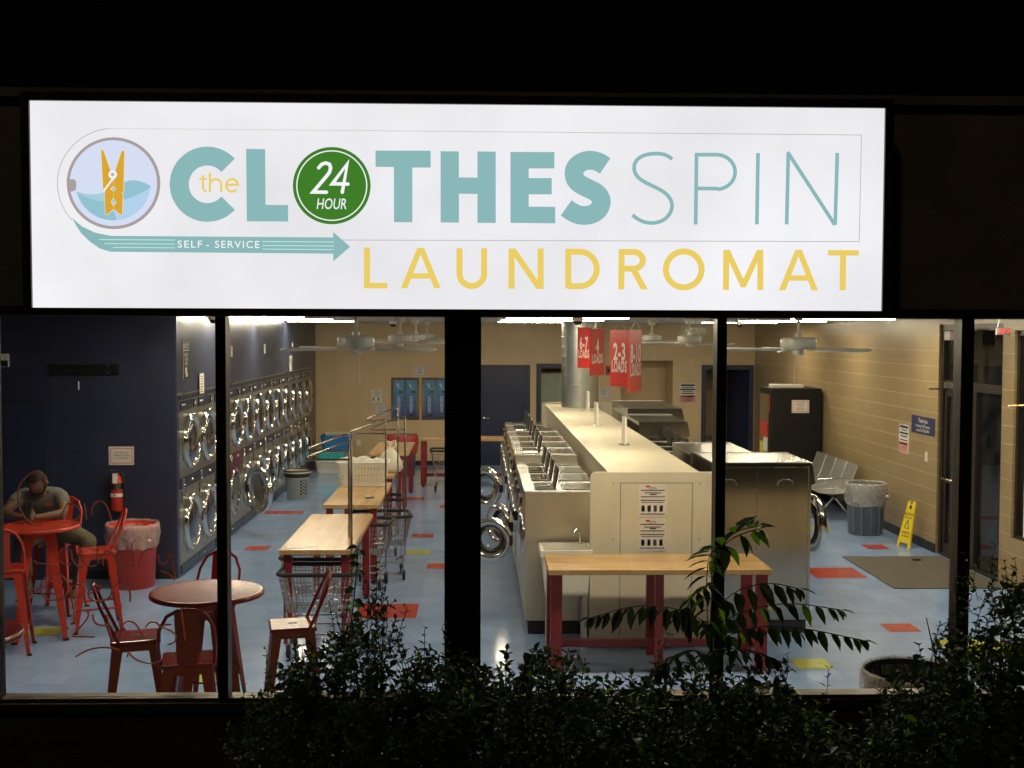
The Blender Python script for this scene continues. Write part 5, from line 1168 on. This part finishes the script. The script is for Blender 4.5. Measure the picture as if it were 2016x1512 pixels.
m = MB(); m.box(-.3, .25, -.1, .15, 0, .05, bev=.003); o = m.build('cardboard_tray', 'white_pl'); o.location = (5.45, 20.35, 1.911); tag(o, 'flat white tray lying on top of the vending machine', 'tray')
# bench
t = thing('beam_bench', 'four-seat grey perforated metal bench along the right wall', 'bench', (5.45, 18.75, 0))
SW = .54
for i in range(4):
    yc = -.81 + i * SW
    m = MB(); pts = []
    pr = [(-.27, .445), (-.20, .42), (0, .40), (.17, .41), (.235, .45), (.30, .60), (.37, .80), (.385, .84)]
    for x_, z_ in pr: pts += [(x_, yc - SW / 2 + .02, z_), (x_, yc + SW / 2 - .02, z_)]
    n = len(pr)
    m.add(pts, [(2 * k_, 2 * k_ + 1, 2 * k_ + 3, 2 * k_ + 2) for k_ in range(n - 1)], 0, True)
    m.add([(p[0] + .005, p[1], p[2] - .016) for p in pts], [(2 * k_, 2 * k_ + 2, 2 * k_ + 3, 2 * k_ + 1) for k_ in range(n - 1)], 0, True)
    for s in (-1, 1): m.tube([(x_, yc + s * (SW / 2 - .018), z_ - .006) for x_, z_ in pr], .009, 6)
    m.build('seat', 'bench', t)
m = MB(); m.box(.02, .08, -1.05, 1.05, .33, .38, bev=.005); m.build('beam', 'black', t)
for y_ in (-1.0, 1.0):
    m = MB(); m.tube([(.05, y_, .35), (-.10, y_, .18), (-.30, y_ - .0, .012)], .018, 8); m.tube([(.05, y_, .35), (.2, y_, .16), (.36, y_, .012)], .018, 8); m.lathe([(.001, 0), (.025, 0), (.025, .012)], 10, 0, (-.30, y_, 0)); m.lathe([(.001, 0), (.025, 0), (.025, .012)], 10, 0, (.36, y_, 0)); m.build('leg', 'chrome', t)
    m = MB(); m.tube([(-.24, y_ - .06, .60), (-.22, y_ - .06, .625), (.20, y_ - .06, .64), (.28, y_ - .06, .62)], .012, 8); m.tube([(-.0, y_ - .06, .62), (.04, y_, .37)], .010, 8); m.build('armrest', 'chrome', t)
# wet floor sign
t = thing('wet_floor_sign', 'yellow caution wet floor sign leaning folded against the right wall', 'floor sign', (5.70, 15.38, 0))
m = MB(); m.T = Matrix.Rotation(R(14), 4, 'Y') @ Matrix.Rotation(R(-12), 4, 'Z')
pts = [(0, -.15, 0), (0, -.10, 0), (0, -.09, .06), (0, .09, .06), (0, .10, 0), (0, .15, 0), (0, .085, .60), (0, .06, .63), (0, .035, .63), (0, .03, .59), (0, -.03, .59), (0, -.035, .63), (0, -.06, .63), (0, -.085, .60)]
MX = Matrix.Rotation(R(20), 4, 'Z') @ Matrix.Rotation(R(13), 4, 'Y') @ Matrix.Diagonal((1, .85, 1, 1))
m.T = MX; m.extr(pts, (.02, 0, 0)); m.build('board', 'yellow', t)
m = MB(); m.T = MX
tri = [(-.003, -.055, .26), (-.003, .055, .26), (-.003, 0, .37)]
m.tube(tri, .005, 4, closed=True)
m.text('CAUTION', (-.003, 0, .45), (0, -1, 0), (0, 0, 1), .045, 0, bold=.02); m.text('WET FLOOR', (-.003, 0, .40), (0, -1, 0), (0, 0, 1), .030, 0, bold=.02); m.text('CUIDADO', (-.003, 0, .20), (0, -1, 0), (0, 0, 1), .040, 0, bold=.02); m.text('PISO MOJADO', (-.003, 0, .15), (0, -1, 0), (0, 0, 1), .026, 0, bold=.02)
m.box(-.004, -.001, -.02, .02, .52, .57); m.build('lettering', 'black', t)
# door mat
m = MB(); m.box(4.67, 5.95, 12.84, 14.70, .003, .012, bev=.002); o = m.build('floor_mat', 'mat'); tag(o, 'brown grey entrance mat on the tiles by the side door', 'mat')
m = MB(); m.box(-.05, .05, -.03, .03, 0, .022, bev=.008); o = m.build('door_wedge', 'black'); o.location = (5.52, 14.42, .012); tag(o, 'small black door wedge lying on the mat', 'door wedge')
# exit / emergency light
t = thing('emergency_light', 'red exit sign with grey emergency lamp heads above the side door', 'exit sign', (5.90, 13.95, 2.72))
m = MB(); m.box(-.03, .02, -.17, .17, 0, .22, bev=.004); m.build('housing', 'white_pl', t)
m = MB(); m.text('EXIT', (-.032, 0, .11), (0, -1, 0), (0, 0, 1), .17, 0, bold=.02); m.build('lettering', 'e_red', t)
m = MB(); m.box(-.16, -.05, -.28, -.10, .06, .17, bev=.01); m.box(-.16, -.05, .10, .28, .06, .17, bev=.01); m.build('lamp_head', 'fan_grey', t)
# red LED window sign
t = thing('led_window_sign', 'small red LED message strip hanging in the right side window', 'LED sign', (5.55, 12.2, 2.84)); m = MB(); m.box(-.075, .075, -.015, .015, .01, .08, bev=.003); m.build('case', 'grey_bin', t)
m = MB(); m.text('OPEN 24', (0, -.018, .045), (1, 0, 0), (0, 0, 1), .062, 0, sx=.6, bold=.02); m.build('lettering', 'e_red', t)
m = MB(); m.tube([(-.06, 0, .09), (-.03, 0, .22)], .003, 4); m.tube([(.06, 0, .09), (.03, 0, .22)], .003, 4); m.build('hanger', 'steel', t)
paper('window_paper', 'white sheet taped low inside the right side window', 'paper', (XR + .05, 12.25, .92), .75, .62, (-1, 0, 0), pm='sign_white')
# back room contents
t = thing('supply_cabinet', 'pale green supply cabinet in the doorway left of the duct', 'cabinet', (1.72, BACK + .75, 0)); m = MB(); m.box(-.36, .36, -.2, .2, .05, 1.98, bev=.006); m.build('body', mat('pale_green', (.42, .46, .34), .5), t)
m = MB(); m.box(-.012, -.008, -.203, -.2, .08, 1.95); m.box(-.35, .35, -.2035, -.2, .07, .074); m.build('door_seam', 'ink', t)
t = thing('office_chair', 'grey office chair in the dark back room doorway', 'office chair', (5.02, BACK + 1.1, 0), .4)
m = MB(); m.box(-.22, .22, -.2, .2, .46, .54, bev=.03); m.build('seat', 'grey_bin', t); m = MB(); m.box(-.2, .2, .17, .23, .66, 1.15, bev=.03); m.build('backrest', 'fan_grey', t); m = MB(); m.tube([(0, 0, .1), (0, 0, .46)], .03); m.tube([(0, .1, .5), (0, .22, .7)], .02)
for i in range(5): a = R(72 * i); m.tube([(0, 0, .1), (.28 * math.cos(a), .28 * math.sin(a), .05)], .02)
m.build('base', 'black', t)
m = MB(); m.box(-.07, .07, -.03, 0, 0, .20, bev=.004); m.box(-.04, .04, -.034, -.031, .06, .14, 1); o = m.build('alarm_box', ['ink_red', 'black']); o.location = (2.82, BACK - .001, 1.95); tag(o, 'small dark red alarm box on the back wall behind the hanging signs', 'alarm')
# ------------------------------------------------------------------ pizza sign across the street (seen mirrored in the glass)
t = thing('pizza_shop_sign', 'lit green pizza shop sign across the street behind the viewer', 'sign', (5.6, -17, 2.75), 0)
m = MB(); m.box(-.38, .38, -.1, 0, 0, .55, bev=.01); m.build('cabinet', 'black', t)
m = MB(); m.quad((-.36, .002, .02), (.36, .002, .02), (.36, .002, .53), (-.36, .002, .53)); m.build('face_panel', emat('pizza_face', (.30, .42, .22), .9), t)
m = MB(); m.text('PIZZA', (0, .006, .16), (-1, 0, 0), (0, 0, 1), .2, 0, bold=.01); m.text('ITALIAN', (0, .006, .38), (-1, 0, 0), (0, 0, 1), .13, 0, bold=.01); m.build('lettering', emat('pizza_letters', (1, 1, .8), 3), t)

t = thing('wall_light', 'warm orange wall lights across the street behind the viewer', 'wall light', (11.4, -12, 1.15), 0)
m = MB(); m.box(-.7, .7, -.08, 0, 0, .22, bev=.01); m.build('housing', 'black', t)
m = MB(); m.box(-.62, -.10, .001, .03, .06, .14); m.build('lamp', emat('sodium_lamp', (1, .48, .14), 22), t); m = MB(); m.box(.12, .60, .001, .03, .09, .17); m.build('lamp', emat('sodium_lamp_bright', (1, .55, .2), 34), t)
# ------------------------------------------------------------------ plants outside
class LF:
    def __init__(s): s.v = []; s.f = []; s.m = []
    def leaf(s, p, d, nr, L, Wd, mi):
        d = d.normalized(); sd = d.cross(nr); sd = sd.normalized() if sd.length > 1e-6 else d.orthogonal(); n_2 = sd.cross(d)
        o = len(s.v); fold = Wd * .22
        s.v += [tuple(p), tuple(p + d * L * .32 + sd * Wd / 2 + n_2 * fold), tuple(p + d * L * .68 + sd * Wd * .38 + n_2 * fold * .8 - n_2 * L * .04), tuple(p + d * L - n_2 * L * .12), tuple(p + d * L * .68 - sd * Wd * .38 + n_2 * fold * .8 - n_2 * L * .04), tuple(p + d * L * .32 - sd * Wd / 2 + n_2 * fold), tuple(p + d * L * .5)]
        s.f += [[o, o + 1, o + 6], [o + 1, o + 2, o + 6], [o + 2, o + 3, o + 6], [o + 3, o + 4, o + 6], [o + 4, o + 5, o + 6], [o + 5, o, o + 6]]; s.m += [mi] * 6
    def build(s, name, parent):
        me = bpy.data.meshes.new(name); me.from_pydata(s.v, [], s.f)
        for q in ('leaf_a', 'leaf_b', 'leaf_c'): me.materials.append(MT[q])
        me.polygons.foreach_set('material_index', s.m); me.update(); o = bpy.data.objects.new(name, me); COL.objects.link(o); o.parent = parent; return o
rnd = random.Random(11)
def rv(s=1): return Vector((rnd.uniform(-s, s), rnd.uniform(-s, s), rnd.uniform(-s, s)))
def interp(P_, x):
    if x <= P_[0][0]: return P_[0][1]
    for a, b in zip(P_, P_[1:]):
        if x <= b[0]: return a[1] + (b[1] - a[1]) * (x - a[0]) / (b[0] - a[0])
    return P_[-1][1]
def shrub(name, label, prof, dens, Lf, y0=5.25, y1=6.2, spike=.12, sprigs=0, shape=.5):
    x0, x1 = prof[0][0], prof[-1][0]
    t = thing(name, label, 'shrub', ((x0 + x1) / 2, 5.75, -.12)); off = Vector(((x0 + x1) / 2, 5.75, -.12))
    lf = LF(); st = MB(); N = int((x1 - x0) * dens)
    for i in range(N):
        x = rnd.uniform(x0, x1); ym = .5 * (y0 + y1); fy = rnd.uniform(-1, 1); y = ym + fy * (y1 - y0) / 2
        top = interp(prof, x) - .10 * fy * fy - .05
        zt = top + rnd.gauss(0, .25) * spike - (rnd.random() ** 1.4) * (top - .15)
        if zt > top - .30 and math.sin(x * 23 + zt * 9) * math.sin(zt * 27 - x * 11 + y * 5) > rnd.uniform(-.15, .75): continue
        p = Vector((x, y, zt)) - off; big = rnd.choice((.75, 1, 1, 1.45))
        axis = Vector((rnd.gauss(0, .4), rnd.gauss(-.15, .4), rnd.uniform(.5, 1.2))).normalized()
        L_ = rnd.uniform(.10, .24); n = max(2, int(L_ / (Lf * .55 * big))); p0 = p - axis * L_ * .5
        st.tube([p0 - axis * .08, p0 + axis * L_ * .9], .0022, 3, cap=False)
        tw = rnd.uniform(0, 6)
        for k_ in range(n):
            q = p0 + axis * (L_ * k_ / n); tw += 1.57
            u = axis.orthogonal().normalized(); w = axis.cross(u); sdv = (u * math.cos(tw) + w * math.sin(tw))
            for s in (-1, 1):
                d = (sdv * s + axis * .55 + rv(.25)); ll = Lf * big * rnd.uniform(.6, 1.15) * (1 - .35 * k_ / n)
                lf.leaf(q, d, axis + rv(.3), ll, ll * rnd.uniform(.5, .72), rnd.choices((0, 1, 2), (6, 3.5, .9))[0])
    # upright sprigs breaking the outline
    for i in range(sprigs):
        x = rnd.uniform(x0 + .05, x1 - .05); y = rnd.uniform(5.5, 6.1); top = interp(prof, x); L_ = rnd.uniform(.10, .30)
        p0 = Vector((x, y, top - .12)) - off; ax = Vector((rnd.gauss(0, .22), rnd.gauss(0, .2), 1)).normalized()
        P_ = [p0 + ax * (L_ * f) + Vector((math.sin(f * 3 + i) * .015, 0, 0)) for f in (0, .25, .5, .75, 1)]
        st.tube(P_, .002, 3, cap=False); n = int(L_ / (Lf * .7)); tw = rnd.uniform(0, 6)
        for k_ in range(n):
            q = p0 + ax * (L_ * (k_ + 1) / n); tw += 1.57
            for s in (-1, 1):
                d = Vector((math.cos(tw) * s, math.sin(tw) * s, .7)) + rv(.2); ll = Lf * rnd.uniform(.6, 1.0) * (1 - .4 * k_ / n); lf.leaf(q, d, Vector((0, 0, 1)) + rv(.4), ll, ll * .5, rnd.choices((0, 1, 2), (4, 3, 1))[0])
    # main stems from the ground
    for i in range(int((x1 - x0) * 9)):
        x = rnd.uniform(x0, x1); a = Vector((x, rnd.uniform(5.5, 6.1), -.12)) - off; b = Vector((x + rnd.uniform(-.2, .2), rnd.uniform(5.4, 6.1), interp(prof, x) - .12)) - off
        st.tube([a, a.lerp(b, .5) + rv(.06), b], [.012, .008, .003], 5, cap=False)
    lf.build('foliage', t); st.build('stems', 'stem', t, norm=False); return t
def oz(px, y, D=5.85): return ((px - 940) * D / 2300, EYE - (y - 654) * D / 2300)
P1 = [oz(*p) for p in [(452, 1440), (500, 1390), (545, 1345), (600, 1300), (650, 1255), (690, 1220), (725, 1180), (755, 1205), (790, 1235), (830, 1270), (880, 1305), (930, 1330)]]
P2 = [oz(*p) for p in [(860, 1330), (930, 1325), (985, 1310), (1040, 1290), (1100, 1290), (1160, 1325), (1250, 1345), (1330, 1325), (1420, 1305), (1500, 1310), (1560, 1340), (1620, 1385), (1665, 1430), (1700, 1475)]]
P3 = [oz(*p) for p in [(1735, 1470), (1762, 1400), (1800, 1350), (1850, 1320), (1890, 1270), (1925, 1220), (1955, 1180), (2016, 1140), (2100, 1120), (2250, 1200)]]
shrub('shrub', 'twiggy small-leaved shrub peaking in front of the left aisle table', P1, 820, .048, sprigs=38, spike=.2)
shrub('shrub', 'low dark ivy hedge under the middle windows', P2, 760, .060, sprigs=16, spike=.12)
shrub('shrub', 'tall dark vine bush at the right edge of the windows', P3, 950, .054, sprigs=26, spike=.22)
# trailing leaves over the low slope in front
lf = LF()
def gz(y): return .35 + (y - 4.2) / .8 * -.30 if y < 5.0 else .05 - (y - 5.0) / .8 * .17
for i in range(9000):
    x = rnd.uniform(-1.35, 3.6); y = rnd.uniform(4.55, 5.5); hh = rnd.random() ** .7 * (.35 + .3 * min(1, max(0, (y - 4.5)))) ; z = gz(y) + hh
    if x < -1.0 and hh > .3: continue
    ll = rnd.uniform(.03, .05); lf.leaf(Vector((x - 1.0, y - 5.1, z)), Vector((rnd.gauss(0, 1), rnd.gauss(-.6, .6), rnd.gauss(-.1, .5))), Vector((0, -.5, 1)) + rv(.5), ll, ll * .7, rnd.choices((0, 1, 2), (6, 3, .4))[0])
o = lf.build('ground_ivy', None); o.location = (1.0, 5.1, 0); tag(o, 'dark ivy ground cover on the bank below the hedge', kind='stuff')
# tree-of-heaven sapling
t = thing('sapling', 'tree of heaven sapling with long feathery fronds before the right mullion', 'sapling', (1.19, 5.80, -.12)); off = Vector((1.19, 5.80, -.12))
def at(px, y, D=5.80): return Vector(((px - 940) * D / 2300, D, EYE - (y - 654) * D / 2300)) - off
lf = LF(); st = MB()
stem = [at(1402, 1480), at(1410, 1380), at(1408, 1260), at(1413, 1150), at(1420, 1070)]
sm_ = MB(); sm_.tube([Vector((0, 0, 0))] + stem, [.014, .012, .011, .009, .007, .004], 8); sm_.build('trunk', 'stem', t, norm=False)
def frond(pts, n, L0, tipdown=.8, mi=(3, 4, 1), w=.30, taper=.55, both=True, dy=0):
    P_ = [Vector(p) for p in pts]
    for _ in range(2):
        N_ = [P_[0]]
        for a, b in zip(P_, P_[1:]): N_ += [a * .75 + b * .25, a * .25 + b * .75]
        N_.append(P_[-1]); P_ = N_
    st.tube(P_, .0028, 5, cap=False); m_ = len(P_)
    for i in range(n):
        f = .06 + .94 * i / (n - 1); g_ = f * (m_ - 1); k_ = min(int(g_), m_ - 2); p = P_[k_].lerp(P_[k_ + 1], g_ - k_); ax = (P_[k_ + 1] - P_[k_]).normalized()
        for s in (-1, 1):
            sd = Vector((0, 0, 1)).cross(ax); sd = sd.normalized() if sd.length > .2 else Vector((0, 1, 0))
            d = sd * s * (1 - tipdown * .5) + Vector((0, 0, -tipdown)) + ax * (.25 + .5 * f) + rv(.16)
            L_ = L0 * (.75 + .35 * math.sin(f * 3.0)) * (1 - taper * max(0, f - .7) / .3 * .6) * rnd.uniform(.85, 1.12)
            lf.leaf(p, d, Vector((0, 0, 1)) - ax * .2 + rv(.35), L_, L_ * w, rnd.choices((0, 1, 2), mi)[0])
    lf.leaf(P_[-1], P_[-1] - P_[-2], Vector((0, 0, 1)), L0 * .7, L0 * .25, 1)
frond([at(1412, 1110), at(1435, 1065, 5.75), at(1465, 1045, 5.7), at(1495, 1040, 5.7)], 5, .135, -.5, (0, 1, 4), .40)
frond([at(1412, 1105), at(1440, 1066, 5.75), at(1480, 1050, 5.68), at(1500, 1045, 5.68)], 5, .135, .9, (0, 1, 4), .40)
frond([at(1410, 1240), at(1350, 1205, 5.7), at(1260, 1195, 5.6), at(1168, 1222, 5.5)], 15, .115, .9, (6, 3, .2), .36)
frond([at(1412, 1215), at(1450, 1170, 5.75), at(1520, 1150, 5.7), at(1585, 1165, 5.65)], 10, .125, .85, (4, 4, .6), .36)
frond([at(1415, 1240), at(1480, 1205, 5.8), at(1570, 1192, 5.75), at(1668, 1208, 5.7)], 13, .11, .85, (3, 4, 1.5), .36)
frond([at(1415, 1270), at(1500, 1238, 5.7), at(1600, 1245, 5.6), at(1715, 1270, 5.5)], 16, .105, .8, (5, 4, .5), .36)
frond([at(1412, 1150), at(1385, 1165, 5.75), at(1358, 1195, 5.7), at(1362, 1250, 5.7)], 9, .10, .5, (4, 4, .5), .36)
#frond([at(1412, 1250), at(1360, 1250, 5.6), at(1310, 1275, 5.45), at(1290, 1320, 5.4)], 9, .12, .7, (5, 3, .2), .36)
frond([at(1408, 1290), at(1450, 1285, 5.6), at(1500, 1290, 5.5), at(1540, 1310, 5.45)], 9, .11, .6, (5, 3, .2), .36)
frond([at(1404, 1300), at(1370, 1285, 5.6), at(1330, 1300, 5.5), at(1300, 1330, 5.45)], 8, .12, .6, (5, 3, .2), .36)
frond([at(1418, 1078), at(1402, 1095, 5.6), at(1397, 1150, 5.5), at(1402, 1250, 5.45)], 14, .115, .1, (3, 4, 1), .32)
#frond([at(1414, 1130), at(1408, 1170, 5.55), at(1404, 1220, 5.5), at(1412, 1290, 5.45)], 11, .11, .2, (4, 4, .5), .32)
lf.build('fronds', t); st.build('frond_stalks', 'stem', t, norm=False)
# climbing shoot in front of the carts
t = thing('climbing_shoot', 'thin vine shoot with lobed leaves rising above the left shrub', 'vine', (-.62, 5.8, -.12)); off = Vector((-.62, 5.8, -.12))
m = MB(); P_ = [at(675, 1330), at(690, 1240), at(697, 1180), at(702, 1120), at(705, 1080)]; m.tube([Vector((0, 0, 0))] + P_, .003, 5, cap=False); m.build('stem', 'stem', t, norm=False)
lf = LF()
for i in range(34):
    f = i / 33 * 3.999; k_ = int(f); p = P_[k_].lerp(P_[k_ + 1], f - k_); ll = rnd.uniform(.04, .065); lf.leaf(p, Vector((rnd.choice((-1, 1)) * rnd.uniform(.5, 1), rnd.uniform(-.6, .4), rnd.uniform(-.6, .4))), Vector((0, -.3, 1)) + rv(.4), ll, ll * .65, rnd.choices((0, 1, 2), (2, 3, 3))[0])
lf.build('foliage', t)
